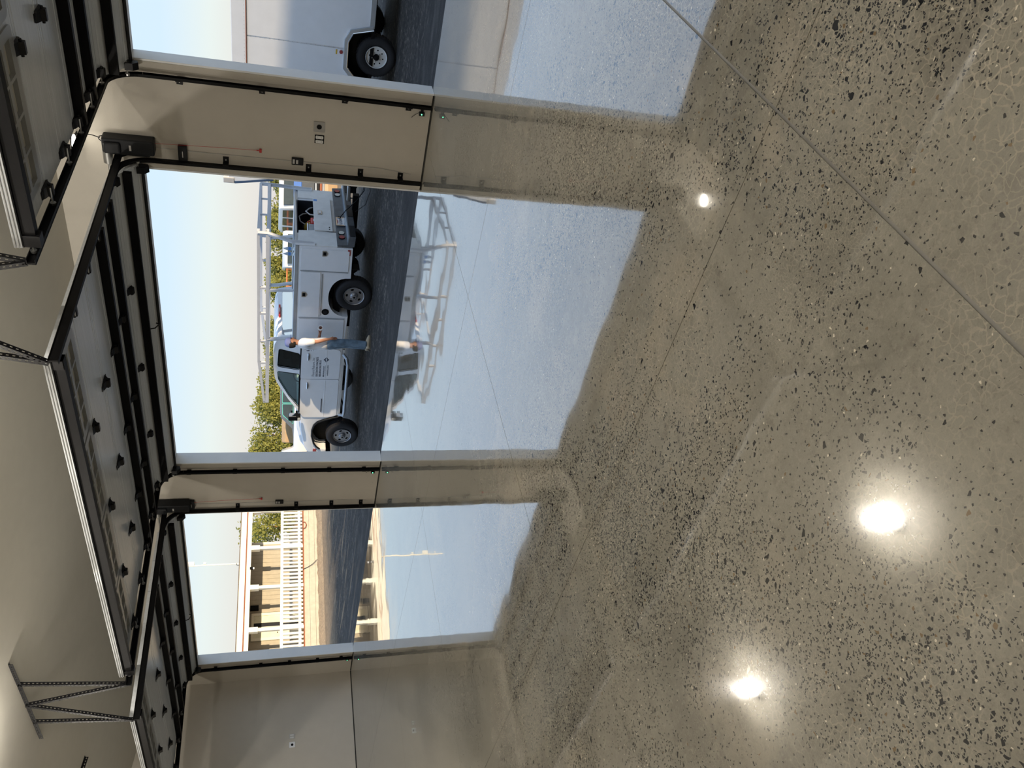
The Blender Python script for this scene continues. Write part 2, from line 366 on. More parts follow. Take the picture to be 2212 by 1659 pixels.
def plate_obj(name, outer, holes, th, mat, parent, fn, **kw):
    """fn maps (u, v, w) of the flat plate to parent space"""
    me = plate(outer, holes, th)
    for v in me.vertices: v.co = fn(v.co.x, v.co.y, v.co.z)
    me.materials.clear(); me.materials.append(mat); me.name = name
    bm = bmesh.new(); bm.from_mesh(me); bmesh.ops.recalc_face_normals(bm, faces=bm.faces); bm.to_mesh(me); bm.free()
    return link(name, me, parent, **kw)
def rrect(x0, x1, y0, y1, r, n=4):
    out = []
    for cx, cy, a in ((x1-r, y1-r, 0), (x0+r, y1-r, 90), (x0+r, y0+r, 180), (x1-r, y0+r, 270)):
        for i in range(n+1):
            t = R(a+90*i/n); out.append((cx+r*math.cos(t), cy+r*math.sin(t)))
    return out
def circ(cx, cy, rx, ry=None, n=20, rot=0):
    ry = rx if ry is None else ry; out = []
    for i in range(n):
        t = 2*math.pi*i/n; x, y = rx*math.cos(t), ry*math.sin(t)
        out.append((cx+x*math.cos(rot)-y*math.sin(rot), cy+x*math.sin(rot)+y*math.cos(rot)))
    return out
def roundpoly(poly, r, n=4):
    out = []; m = len(poly)
    for i in range(m):
        a, b, c = Vector(poly[i-1]), Vector(poly[i]), Vector(poly[(i+1) % m])
        u = (a-b); v = (c-b); k = min(r, u.length*.45, v.length*.45); p = b+u.normalized()*k; q = b+v.normalized()*k
        for j in range(n+1):
            t = j/n; out.append(tuple((p*(1-t)+b*t)*(1-t)+(b*(1-t)+q*t)*t))
    return out
def text_mesh(body, size, mat, ext=.001, align='LEFT', bold=False):
    cu = bpy.data.curves.new('lettering', 'FONT'); cu.body = body; cu.size = size; cu.extrude = ext; cu.align_x = align; cu.resolution_u = 2
    if bold: cu.offset = size*.02
    o = bpy.data.objects.new('lettering', cu); me = bpy.data.meshes.new_from_object(o); bpy.data.objects.remove(o); bpy.data.curves.remove(cu)
    me.materials.clear(); me.materials.append(mat); return me
def text_obj(name, body, size, mat, parent, org, xd, yd, fit=None, bold=False):
    me = text_mesh(body, size, mat, bold=bold); xd = Vector(xd).normalized(); yd = Vector(yd).normalized(); zd = xd.cross(yd)
    w = max(v.co.x for v in me.vertices) or 1; k = (fit/w) if fit else 1
    for v in me.vertices: v.co = Vector(org)+xd*v.co.x*k+yd*v.co.y+zd*v.co.z
    return link(name, me, parent)

# ------------------------------------------------------------------ the room
XA, XL1, XL2, XM1, XM2, XR1, XR2 = -14.84, -14.03, -9.24, -8.076, -3.245, -2.081, 2.74
XW, YB, H, JD = 5.2, -11.2, 3.053, .175
OPEN = [(XL1, XL2), (XM1, XM2), (XR1, XR2)]
def build_room():
    # floor: filler bed, slabs between the saw cuts
    fl = struct('floor', MB().box(XA-.2, XW+.2, YB-.2, .10, -.40, -.003), M['joint'])
    xs = [XA-.2, -11.9, -8.83, -5.75, -2.666, .484, 3.6, XW+.2]; ys = [YB-.2, -9.2, -6.055, -2.90, .10]
    for i in range(len(xs)-1):
        for j in range(len(ys)-1):
            g = .005 if abs(xs[i]-.484) < .01 or abs(xs[i+1]-.484) < .01 else .003
            a = 0 if i == 0 else (.006 if abs(xs[i]-.484) < .01 else .0022)
            b = 0 if i == len(xs)-2 else (.006 if abs(xs[i+1]-.484) < .01 else .0022)
            c = 0 if j == 0 else .0022; d = 0 if j == len(ys)-2 else .0022
            MB().box(xs[i]+a, xs[i+1]-b, ys[j]+c, ys[j+1]-d, -.03, 0).build('floor_slab', M['concrete'], fl)
    # door wall: piers and header
    w = MB()
    for a, b in ((XA-.2, XL1), (XL2, XM1), (XM2, XR1), (XR2, XW+.2)): w.box(a, b, 0, JD, .012, 4.3)
    for a, b in OPEN: w.box(a, b, 0, JD, H, 4.3)
    struct('wall_front', w, M['wall'])
    struct('wall_left', MB().box(XA-.2, XA, YB, 0, .012, 4.9), M['wall'])
    struct('wall_right', MB().box(XW, XW+.2, YB, 0, .012, 3.9)
           .prism([(0, 3.9), (YB, 3.9), (-5.6, 4.72)], 'x', XW, XW+.2), M['wall'])
    struct('wall_back', MB().box(XA-.2, XW+.2, YB-.2, YB, .012, 4.9), M['wall'])
    # dark gap under the wall panels
    g = MB()
    for a, b in ((XA, XL1), (XL2, XM1), (XM2, XR1), (XR2, XW)): g.box(a, b, .004, .02, 0, .012)
    g.box(XA-.02, XA-.004, YB, 0, 0, .012)
    struct('trim_1', g, M['gap'])
    c = MB(); zr = ceil_z(-5.6)
    c.prism([(.05, ceil_z(.05)), (-5.6, zr), (YB, ceil_z(YB)), (YB, ceil_z(YB)+.1), (-5.6, zr+.1), (.05, ceil_z(.05)+.1)], 'x', XA-.2, XW+.2)
    struct('ceiling', c, M['ceiling'])
    # roof and added unseen blocks that shade the truck and trailer
    rf = MB().prism([(.45, 4.05), (-5.6, 5.0), (YB-.4, 4.05), (YB-.4, 4.22), (-5.6, 5.17), (.45, 4.22)], 'x', XA-.6, XW+.4)
    struct('roof', rf, M['shingle'])
    struct('sun_block_tall', MB().box(12.0, 34, -.25, .1, -.33, 5.9), M['sunblock'])
    struct('sun_block_low', MB().box(XW+.4, 34, YB, .1, -.33, 4.2), M['sunblock'])
    # jamb liners, casings and header trims
    k = 2
    for a, b in OPEN:
        for s, x in ((1, a), (-1, b)):
            x0, x1 = sorted((x-.001*s, x+.02*s))
            struct('trim_%d' % k, MB().box(x0, x1, -.018, JD+.02, 0, H), M['jamb'], bevel=.003); k += 1
            x0, x1 = sorted((x-.085*s, x-.002*s))
            struct('trim_%d' % k, MB().box(x0, x1, -.016, 0, .012, H+.07), M['wall'], bevel=.003); k += 1
        struct('trim_%d' % k, MB().box(a+.02, b-.02, -.018, JD+.02, H-.018, H+.001), M['jamb'], bevel=.003); k += 1
build_room()

def build_ground():
    g = MB(); n = 90; x0, x1, y0, y1 = -90, 60, .10, 110
    r2 = random.Random(3)
    xs = [x0+(x1-x0)*i/n for i in range(n+1)]; ys = [y0+(y1-y0)*(j/n)**1.6 for j in range(n+1)]
    vs = [(x, y, -.33+(0 if y < .3 else r2.uniform(-.008, .008))) for y in ys for x in xs]
    fs = [(j*(n+1)+i, j*(n+1)+i+1, (j+1)*(n+1)+i+1, (j+1)*(n+1)+i) for j in range(n) for i in range(n)]
    g.add(vs, fs); struct('ground', g, M['gravel'])
    r3 = random.Random(9); bk = MB(); hm = Matrix.Translation((-27.58, 14.55, -.33)) @ Matrix.Rotation(R(-97.35), 4, 'Z')
    cols = [(.03, -.02), (.10, .10), (.45, .17), (.85, .13), (1.3, .05), (1.7, -.03)]; n2 = 70
    bk.add([tuple(hm @ Vector((-3+14*i/n2, yy+(.08*math.sin(i*.9+yy*5) if yy > .2 else 0), zz+(r3.uniform(-.02, .02) if zz > 0 else 0)))) for i in range(n2+1) for yy, zz in cols],
           [(i*6+k, i*6+k+1, (i+1)*6+k+1, (i+1)*6+k) for i in range(n2) for k in range(5)])
    struct('gravel_bank', bk, M['bank'])
    struct('ground_behind', MB().box(-90, 60, -60, .1, -.5, -.41), M['gravel'])
build_ground()

# ------------------------------------------------------------------ sectional doors, tracks, hangers
HX = [-.10, -1.39, -2.58, -3.78, -4.74]          # hinge columns from the right edge
def door_path():
    return [(-.045, 3.045), (-.40, 3.268), (-.93, 3.285), (-1.45, 3.287), (-1.97, 3.289), (-2.58, 3.291), (-3.30, 3.293)]
DOORS = {}
def hinge_mesh():
    m = MB()
    m.prism([(-.075, 0), (.075, 0), (.062, -.014), (.030, -.036), (.024, -.060), (-.012, -.060), (-.026, -.026), (-.062, -.012)], 'x', -.042, .042)
    m.cyl((-.060, 0, -.034), (.060, 0, -.034), .011, 8)
    m.box(-.030, .030, -.105, -.07, -.006, 0).box(-.030, .030, .07, .10, -.006, 0)
    return m.mesh('hinge', M['blackm'])
def build_door(idx, a, b):
    lab = ['raised white overhead garage door over the opening that shows the house', 'raised white overhead garage door over the opening that shows the service truck',
           'raised white overhead garage door over the opening that shows the cargo trailer'][idx]
    a -= .06; b += .06; cx = (a+b)/2; hw = (b-a)/2
    t = thing('garage_door', lab, 'garage door', (cx, 0, 3.0), 0, 'raised sectional garage doors')
    P = [(y, z-3.0) for y, z in door_path()]
    T = .052
    for i in range(6):
        (y0, z0), (y1, z1) = P[i], P[i+1]
        d = Vector((y1-y0, z1-z0)).normalized(); n = Vector((-d.y, d.x))
        if n.y < 0: n = -n
        g = .003
        p0 = Vector((y0, z0))+d*g; p1 = Vector((y1, z1))-d*g
        if i < 5:
            # stiff section with a shallow groove near each long edge
            L = (p1-p0).length; prof = [p0]
            for s_ in (.035, L-.055):
                q = p0+d*s_; prof += [q, q+d*.006+n*.004, q+d*.012+n*.004, q+d*.018]
            prof += [p1, p1+n*T, p0+n*T]
            MB().prism([(q.x, q.y) for q in prof], 'x', -hw, hw).build('door_section', M['steel_panel'], t)
        else:
            fn = lambda u, v, w: Vector((u, p0.x+d.x*v+n.x*(w+T/2), p0.y+d.y*v+n.y*(w+T/2)))
            L = (p1-p0).length; holes = []; wins = []
            for k in range(4):
                u0 = -hw+.13+k*(2*hw-.26)/4+.05; u1 = u0+(2*hw-.26)/4-.10
                if idx == 1 or True:
                    u1_, u0_ = u1, u0
                wins.append((u0_, u1_)); holes.append(roundpoly([(u0_, .09), (u1_, .09), (u1_, .53), (u0_, .53)], .03, 2))
            plate_obj('door_section', [(-hw, 0), (hw, 0), (hw, L), (-hw, L)], holes, T, M['steel_panel'], t, fn)
            for (u0, u1) in wins:
                out = roundpoly([(u0-.03, .06), (u1+.03, .06), (u1+.03, .56), (u0-.03, .56)], .07, 3)
                cells = []; nn = 4; wv = (u1-u0-.06)/nn
                for q in range(nn):
                    c0 = u0+.03+q*wv+.012; c1 = u0+.03+(q+1)*wv-.012
                    cells.append([(c0, .15), (c1, .15), (c1, .285), (c0, .285)]); cells.append([(c0, .335), (c1, .335), (c1, .47), (c0, .47)])
                fr = plate_obj('window_frame', out, cells, .034, M['panel_emboss'], t, lambda u, v, w: fn(u, v, w-T/2+.004))
                plate_obj('pane', [(u0, .09), (u1, .09), (u1, .53), (u0, .53)], [], .006, M['pane'], fr, lambda u, v, w: fn(u, v, w-.004))
    # struts: hat channels across the inside face
    for y, w in ((-.27, .055), (-.86, .06), (-1.37, .06), (-3.235, .075)):
        z = .188 if y > -.3 else .287
        m = MB().prism([(y-w/2-.018, z-.002), (y-w/2, z-.002), (y-w/2, z-.082), (y+w/2, z-.082), (y+w/2, z-.002), (y+w/2+.018, z-.002), (y+w/2+.018, z), (y-w/2-.018, z)], 'x', -hw+.0, hw)
        m.build('strut', M['black'], t)
    # bottom seal and lift handle
    MB().prism([(-.075, .03), (-.02, .052), (-.02, .03), (-.06, .012)], 'x', -hw+.02, hw-.02).build('bottom_seal', M['gap'], t)
    hx = .35 if idx == 1 else -.35
    MB().tube([(hx, -.13, .055), (hx, -.15, .015), (hx, -.23, .055), (hx, -.25, .105)], .008, 6).build('lift_handle', M['blackm'], t)
    hm = HM
    for j, y in enumerate((-.40, -.93, -1.45, -1.98, -2.61)):
        z = door_path()[j+1][1]-3.0
        for k, dx in enumerate(HX):
            x = hw-.06+dx+.0
            if k in (0, 4): x = hw-.05 if k == 0 else -hw+.05
            o = link('hinge', hm, t, (x, y+.02, z-.001))
            if j == 0: o.rotation_euler = (R(-16), 0, 0)
    for s in (1, -1):
        for y in (-.12, -.40, -.93, -1.45, -1.98, -2.61, -3.25):
            z = 3.244-3.0 if y < -.35 else (.19 if y < -.3 else .06)
            rl = MB().cyl((s*(hw-.08), y, z), (s*(hw+.05), y, z), .006, 6).cyl((s*(hw+.042), y, z), (s*(hw+.060), y, z), .022, 12)
            rl.build('roller', M['zinc'], t)
    for zz in (.308, .330): MB().box(-hw, hw, -3.303, -3.2995, zz, zz+.006).build('edge_groove', M['panel_emboss'], t)
    for sx in (1, -1):
        MB().prism([(-.155, .075), (-.06, .055), (-.06, -.03), (-.10, -.045), (-.155, .0)], 'x', sx*(hw-.07), sx*(hw-.0)).build('bottom_bracket', M['blackm'], t)
    MB().box(hw-.09, hw-.0, -3.285, -3.20, .21, .286).build('corner_bracket', M['blackm'], t)
    MB().box(-hw, -hw+.09, -3.285, -3.20, .18, .286).build('corner_bracket', M['blackm'], t)
    return t
HM = hinge_mesh()
for i, (a, b) in enumerate(OPEN): DOORS[i] = build_door(i, a, b)

def c_profile(s):
    # open C, mouth toward the door (s = side of the door)
    w, h, t = .030, .058, .004
    return [(-s*w/2, -h/2), (s*w/2, -h/2), (s*w/2, -h/2+t), (-s*w/2+s*t, -h/2+t), (-s*w/2+s*t, h/2-t), (s*w/2, h/2-t), (s*w/2, h/2), (-s*w/2, h/2)]
E_ = .1185
def build_track(x, s, label, zs, wide=.0):
    """s = +1 when the door lies toward +x"""
    t = thing('door_track', label, 'door track', (x, 0, 0), 0)
    yv = -.075
    MB().sweep([(0, yv, .015), (0, yv, 2.93)], c_profile(s), (1, 0, 0)).build('vertical_rail', M['black'], t)
    arc = [(0, yv-.31+.31*math.cos(a), 2.93+.31*math.sin(a)) for a in [R(90*i/12) for i in range(13)]]
    MB().sweep(arc, c_profile(s), (1, 0, 0)).build('curved_rail', M['black'], t)
    m = MB().sweep([(0, yv-.31, 3.24), (0, -3.37, 3.24)], c_profile(s), (1, 0, 0))
    m.box(-s*.022-.004, -s*.022+.004, -3.37, -.02, 3.21, 3.285); m.box(min(0, -s*.026), max(0, -s*.026), -3.37, -.02, 3.272, 3.278)
    m.build('horizontal_rail', M['black'], t)
    MB().prism([(-.03, 3.26), (-.03, 3.12), (-.16, 3.26)], 'x', -s*.03-.003, -s*.03+.003).build('corner_plate', M['black'], t)
    for z in zs:
        b = MB().box(-s*.085, -s*.02, -.012, -.002, z-.03, z+.03) if s < 0 else MB().box(-.085, -.02, -.012, -.002, z-.03, z+.03)
        x0, x1 = sorted((-s*.026, -s*.018)); b.box(x0, x1, -.10, -.004, z-.03, z+.03)
        b.build('wall_bracket', M['blackm'], t)
        MB().cyl((-s*.055, -.012, z), (-s*.055, -.022, z), .009, 6).build('bolt', M['zinc'], t)
    return t
TR = [
 (XL1-E_, 1, 'black door track at the left wall corner, left of the house opening', (.24, .72, 1.28, 1.84, 2.7)),
 (XL2+E_, -1, 'black door track on the right side of the house opening', (.24, .72, 1.28, 2.18)),
 (XM1-E_, 1, 'black door track on the left side of the truck opening', (.26, .80, 1.5, 2.2, 2.85)),
 (XM2+E_, -1, 'black door track on the right side of the truck opening', (.26, .72, 1.30, 2.18)),
 (XR1-E_, 1, 'black door track on the left side of the trailer opening', (.26, .95, 1.8, 2.6)),
 (XR2+E_, -1, 'black door track on the right side of the trailer opening, beyond the frame', (.26, .95, 1.8, 2.6)),
]
for a in TR: build_track(*a)

def perforated(p, q, w=.038, name='brace', parent=None, updir=(0, 1, 0), double=True):
    """steel angle with a row of holes along each leg"""
    p, q = Vector(p), Vector(q); d = (q-p); L = d.length; d.normalize()
    u = Vector(updir); u = (u-d*u.dot(d)).normalized(); v = d.cross(u)
    m = MB(); n = max(3, int(L/.042)); st = L/n; t = .003
    for (a, b) in ((u, v), (v, u)) if double else ((u, v),):
        for o0, o1 in ((0, .34), (.66, 1.0)):
            m.add([p+a*w*x+b*t*y+d*z for x in (o0, o1) for y in (0, 1) for z in (0, L)], [(0, 1, 3, 2), (4, 6, 7, 5), (0, 4, 5, 1), (2, 3, 7, 6), (0, 2, 6, 4), (1, 5, 7, 3)])
        for i in range(n+1):
            z0 = max(0, i*st-st*.28); z1 = min(L, i*st+st*.28)
            m.add([p+a*w*x+b*t*y+d*z for x in (.34, .66) for y in (0, 1) for z in (z0, z1)], [(0, 1, 3, 2), (4, 6, 7, 5), (0, 4, 5, 1), (2, 3, 7, 6), (0, 2, 6, 4), (1, 5, 7, 3)])
    return m.build(name, M['blackm'], parent)
def build_hanger(xa, xb, label):
    yy = -3.36; zc = ceil_z(yy)-.002; cx = (xa+xb)/2
    t = thing('track_hanger', label, 'hanger', (cx, yy, 3.25))
    zt = zc-3.25
    perforated((-.72, 0, zt), (1.12, 0, zt), .045, 'ceiling_angle', t, (0, 0, -1))
    for x in (xa-cx, xb-cx):
        perforated((x, 0, .03), (x+.2, 0, zt-.01), .038, 'upright', t, (0, 1, 0))
        perforated((x, -.01, .02), (.18, -.01, zt-.01), .038, 'diagonal_brace', t, (0, 1, 0))
    return t
build_hanger(XL2+E_, XM1-E_, 'black perforated steel hanger holding the track ends between the house and truck openings')
build_hanger(XM2+E_, XR1-E_, 'black perforated steel hanger holding the track ends between the truck and trailer openings')
def build_side_hanger():
    x = XL1-E_; yy = -3.36; zc = ceil_z(yy)
    t = thing('track_hanger', 'black perforated steel hanger beside the left wall, cut by the frame edge', 'hanger', (x, yy, 3.25))
    perforated((-.3, 0, zc-3.252), (.55, 0, zc-3.252), .045, 'ceiling_angle', t, (0, 0, -1))
    perforated((0, 0, .03), (0, 0, zc-3.26), .038, 'upright', t)
    perforated((0, -.01, .02), (.45, -.01, zc-3.26), .038, 'diagonal_brace', t)
    perforated((2.55, .70, ceil_z(-2.66)-3.253), (2.55, -.5, ceil_z(-3.86)-3.253), .045, 'ceiling_angle', t, (0, 0, -1))
build_side_hanger()

# ------------------------------------------------------------------ openers and wall fittings
def build_opener(x, idx):
    where = ['between the house and truck openings', 'between the truck and trailer openings'][idx]
    t = thing('door_opener', 'black wall-mounted motor door opener high on the wall '+where, 'door opener', (x, 0, 2.88), 0)
    MB().box(.0, .16, -.16, -.004, 0, .50).build('housing', M['plastic'], t, bevel=.018, seg=3)
    MB().box(.01, .13, -.20, -.155, .32, .48).build('motor_cover', M['plastic'], t, bevel=.02, seg=3)
    MB().box(-.03, .01, -.13, -.03, .05, .50).build('side_cover', M['plastic'], t, bevel=.012)
    MB().cyl((0, -.09, .465), (-.14, -.09, .465), .048, 20).cyl((-.14, -.09, .465), (-.145, -.09, .465), .04, 20).build('cable_drum', M['zinc'], t, smooth=True)
    MB().cyl((-.14, -.09, .465), (-.60, -.09, .465), .0125, 12).build('torsion_shaft', M['zinc'], t, smooth=True)
    MB().box(.045, .105, -.1615, -.160, .22, .24).build('rating_label', M['lightgrey'], t)
    MB().tube([(.09, -.1, .50), (.12, -.1, .53), (.15, -.1, .52), (.15, -.08, .49), (.12, -.06, .50)], .005, 6).build('power_cord', M['plastic'], t)
    MB().tube([(.10, -.05, 0), (.10, -.03, -.3), (.11, -.02, -.7), (.115, -.02, -1.02)], .002, 4).build('release_cord', M['red'], t)
    MB().box(.095, .135, -.03, -.01, -1.075, -1.05).cyl((.115, -.02, -1.05), (.115, -.02, -1.02), .006, 6).build('release_handle', M['red'], t, bevel=.003)
build_opener(-9.04, 0); build_opener(-3.04, 1)
for x, w in ((-9.04, 'house'), (-3.03, 'truck')):
    o = MB().tube([(x+.02, -.01, 2.9), (x+.012, -.007, 2.2), (x+.012, -.007, 1.2), (x+.02, -.007, .5), (x-.02, -.007, .14)], .0035, 5).build('control_wire', M['lightgrey'])
    tag(o, 'thin grey control wire running down the wall right of the %s opening' % w, 'wire')
def wall_lock(x, z, where):
    t = thing('door_lock', 'black automatic door lock on the track '+where, 'door lock', (x, 0, z))
    MB().box(-.055, .115, -.06, -.004, -.045, .045).build('lock_case', M['plastic'], t, bevel=.006)
    MB().box(-.01, .06, -.062, -.059, -.004, .004).build('lock_label', M['lightgrey'], t)
wall_lock(-3.06, 2.615, 'right of the truck opening'); wall_lock(-9.03, 2.86, 'right of the house opening')
def keypad(x, z, where):
    t = thing('wall_control', 'black door control panel with two pale labels '+where, 'door control', (x, 0, z))
    MB().box(0, .085, -.03, -.003, -.07, .055).build('control_case', M['plastic'], t, bevel=.006)
    MB().box(.018, .07, -.032, -.029, .022, .045).build('control_label', M['lightgrey'], t)
    MB().box(.018, .065, -.032, -.029, -.015, .008).build('control_label', M['lightgrey'], t)
keypad(-3.055, 1.43, 'beside the truck opening'); keypad(-9.06, 1.55, 'beside the house opening')
def sensor(x, s, where):
    t = thing('safety_sensor', 'small black photo-eye with green light at track foot, '+where, 'sensor', (x, 0, .115))
    MB().box(-.045 if s < 0 else 0, 0 if s < 0 else .045, -.06, -.045, -.015, .015).build('sensor_bracket', M['blackm'], t)
    MB().box(-.085 if s < 0 else .045, -.045 if s < 0 else .085, -.075, -.035, -.03, .03).build('sensor_case', M['plastic'], t, bevel=.004)
    MB().cyl((-.065*(1 if s < 0 else -1), -.075, .004), (-.065*(1 if s < 0 else -1), -.079, .004), .006, 8).build('status_light', M['greenled'], t)
    MB().tube([(-.06, -.04, .03), (-.10, -.02, .07), (-.14, -.006, .10)] if s < 0 else [(.06, -.04, .03), (.1, -.02, .06), (.14, -.006, .09)], .0025, 5).build('sensor_wire', M['plastic'], t)
sensor(XR1-E_-.02, -1, 'left of the trailer opening'); sensor(XM1-E_-.02, -1, 'left of the truck opening'); sensor(XL1-E_-.02, -1, 'by the left wall corner')
def face_plate(o, size, hole_r):
    fn = lambda u, v, w: Vector((u, -.004+w, v))
    plate_obj('cover_plate', rrect(-size/2, size/2, -size/2, size/2, .008, 2), [circ(0, 0, hole_r, n=20)], .006, M['alum_plate'], o, fn)
M['alum_plate'] = plain('steel_cover_plate', (.34, .33, .31), .4)
t = thing('power_outlet', 'square steel outlet plate with a large round black socket between the truck and trailer openings', 'outlet', (-2.584, -.002, 1.203))
face_plate(t, .118, .027); MB().cyl((0, 0, 0), (0, -.012, 0), .026, 20).build('socket', M['black'], t)
t = thing('duplex_receptacle', 'uncovered double receptacle in an open black wall box below-left of the large round outlet', 'outlet', (-2.729, -.002, 1.197))
MB().box(-.05, .05, -.0015, 0, -.052, .050).build('wall_box', M['black'], t)
for x in (-.026, .024):
    m = MB().prism(roundpoly([(x-.018, -.042), (x+.018, -.042), (x+.016, -.008), (x+.018, .04), (x-.018, .04), (x-.016, -.008)], .012, 3), 'y', -.012, -.001)
    rc = m.build('receptacle', M['whiterough'], t)
    for z in (-.022, .022):
        MB().box(x-.007, x-.005, -.0128, -.0118, z-.006, z+.004).box(x+.005, x+.007, -.0128, -.0118, z-.006, z+.004).build('slot', M['black'], rc)
t = thing('power_outlet', 'white outlet plate with a round black socket on the left wall', 'outlet', (XA+.002, -1.446, 1.219), R(90))
plate_obj('cover_plate', rrect(-.055, .055, -.055, .055, .008, 2), [circ(0, 0, .024, n=20)], .006, M['white'], t, lambda u, v, w: Vector((u, -.004+w, v)))
MB().cyl((0, 0, 0), (0, -.012, 0), .023, 20).build('socket', M['black'], t)
t = thing('duplex_receptacle', 'pale grey double receptacle right of the white outlet plate on the left wall', 'outlet', (XA+.002, -1.28, 1.222), R(90))
MB().box(-.05, .05, -.006, 0, -.055, .055).build('mud_ring', M['lightgrey'], t, bevel=.004)
for x in (-.023, .023): MB().box(x-.016, x+.016, -.011, -.005, -.035, .035).build('receptacle', M['whiterough'], t, bevel=.005)
for j, (x, y, sc_) in enumerate(((-2.46, 0, .14), (-2.74, 0, .06), (-2.93, 0, .09), (-8.6, 0, .09))):
    o = MB().cyl((x, -.001, sc_), (x, -.004, sc_), .006, 8).build('screw', M['zinc'])
    tag(o, ['screw head low on the wall between the truck and trailer openings, nearest the sensor', 'middle screw head low on the wall between the truck and trailer openings',
            'screw head low on the wall nearest the truck opening track', 'screw head low on the wall between the house and truck openings'][j], 'screw')
# small LED light hung above the second opener
t = thing('led_light', 'small lit round LED light high between the truck and trailer openings', 'light', (-2.93, -.215, 3.62))
MB().cyl((0, 0, .002), (0, 0, .014), .085, 28).build('lamp_body', M['plastic'], t, smooth=True)
MB().cyl((0, 0, -.006), (0, 0, .002), .082, 28).build('diffuser', M['ledwhite'], t, smooth=True)
MB().box(-.02, .02, .07, .212, .002, .014).build('mounting_arm', M['plastic'], t)
MB().tube([(.02, .15, .02), (.04, .14, -.06), (.03, .14, -.16), (.02, .12, -.22)], .005, 6).build('power_cord', M['plastic'], t)
LAMP_LABELS = ['round ceiling lamp whose larger, rounder glow shows in the floor', 'round ceiling lamp whose long streaked glow shows in the floor', 'added unseen ceiling lamp that brightens the left wall', 'round ceiling lamp above the trailer side of the room, outside the frame',
    'round ceiling lamp by the right wall, outside the frame', 'round ceiling lamp at the back middle, outside the frame', 'round ceiling lamp at the back left, outside the frame', 'round ceiling lamp at the back right, outside the frame']
for i, (x, y) in enumerate(LAMPS):
    z = ceil_z(y)
    t = thing('ceiling_lamp', LAMP_LABELS[i], 'lamp', (x, y, z), 0, 'ceiling lamps')
    MB().lathe([(.06, .02), (.13, -.012), (.125, -.022), (.095, -.024)], (0, 0, 0), 'z', 28).build('trim_ring', M['white'], t, smooth=True)
    MB().cyl((0, 0, -.030), (0, 0, -.024), .094, 28).build('diffuser', M['lampwhite'], t)

# ------------------------------------------------------------------ wheels
def wheel(parent, x, y, side, r=.385, w=.25, rim=.215, style='truck', name='wheel'):
    """side = +1 when the outer face looks toward +y of the parent"""
    t = MB().lathe([(rim, side*-.02), (rim+.02, side*.0), (r-.05, side*.012), (r-.012, side*-.01), (r, side*-.04), (r, side*(-w+.04)), (r-.015, side*(-w+.01)), (rim, side*-w)], (x, y, r), 'y', 40, False).build(name, M['rubber'], parent, smooth=True)
    tr = MB()
    for k in range(40):
        a = 2*math.pi*k/40; ca, sa = math.cos(a), math.sin(a)
        m = Matrix(((ca, 0, -sa, x), (0, 1, 0, y), (sa, 0, ca, r), (0, 0, 0, 1)))
        tr.box(r-.006, r+.003, side*-.10, side*-.03, -.018, .018, m).box(r-.006, r+.003, side*-.22, side*-.14, -.018, .018, m)
    tr.build('tread', M['rubber'], t)
    if style == 'truck':
        rimm, holes = M['silver'], [circ(.148*math.cos(a), .148*math.sin(a), .036, .023, 12, a+math.pi/2) for a in [R(20+72*k) for k in range(5)]]
    else:
        rimm, holes = M['rimwhite'], [circ(.118*math.cos(a), .118*math.sin(a), .014, n=10) for a in [R(10+45*k) for k in range(8)]]
    MB().lathe([(rim+.004, side*.002), (rim, side*.014), (rim-.012, side*.006), (rim-.02, side*-.03), (rim-.025, side*-.16)], (x, y, r), 'y', 36, False).build('rim_lip', rimm, t, smooth=True)
    d = -.022
    plate_obj('wheel_disc', circ(0, 0, rim-.018, n=36), holes+[circ(0, 0, .055, n=16)], .01, rimm, t, lambda u, v, q: Vector((x+u, y+side*(d+q), r+v)))
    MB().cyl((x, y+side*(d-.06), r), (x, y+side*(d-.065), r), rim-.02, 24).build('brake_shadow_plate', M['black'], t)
    if style == 'truck':
        MB().lathe([(.085, side*-.02), (.08, side*.012), (.05, side*.035), (.048, side*.055), (.0, side*.058)], (x, y, r), 'y', 20).build('hub', M['silver'], t, smooth=True)
        m = MB()
        for k in range(8):
            a = R(45*k+10); m.cyl((x+.066*math.cos(a), y+side*.0, r+.066*math.sin(a)), (x+.066*math.cos(a), y+side*.035, r+.066*math.sin(a)), .009, 6)
        m.build('lug_nuts', M['chrome'], t)
        MB().cyl((x, y+side*.055, r), (x, y+side*.062, r), .022, 14).build('hub_emblem', M['black'], t)
    else:
        MB().lathe([(.052, side*-.03), (.05, side*.02), (.035, side*.045), (.0, side*.048)], (x, y, r), 'y', 20).build('hub', M['black'], t, smooth=True)
        m = MB()
        for k in range(5):
            a = R(72*k+10); m.cyl((x+.075*math.cos(a), y-side*.02, r+.075*math.sin(a)), (x+.075*math.cos(a), y+side*.006, r+.075*math.sin(a)), .010, 6)
        m.build('lug_nuts', M['zinc'], t)
    return t

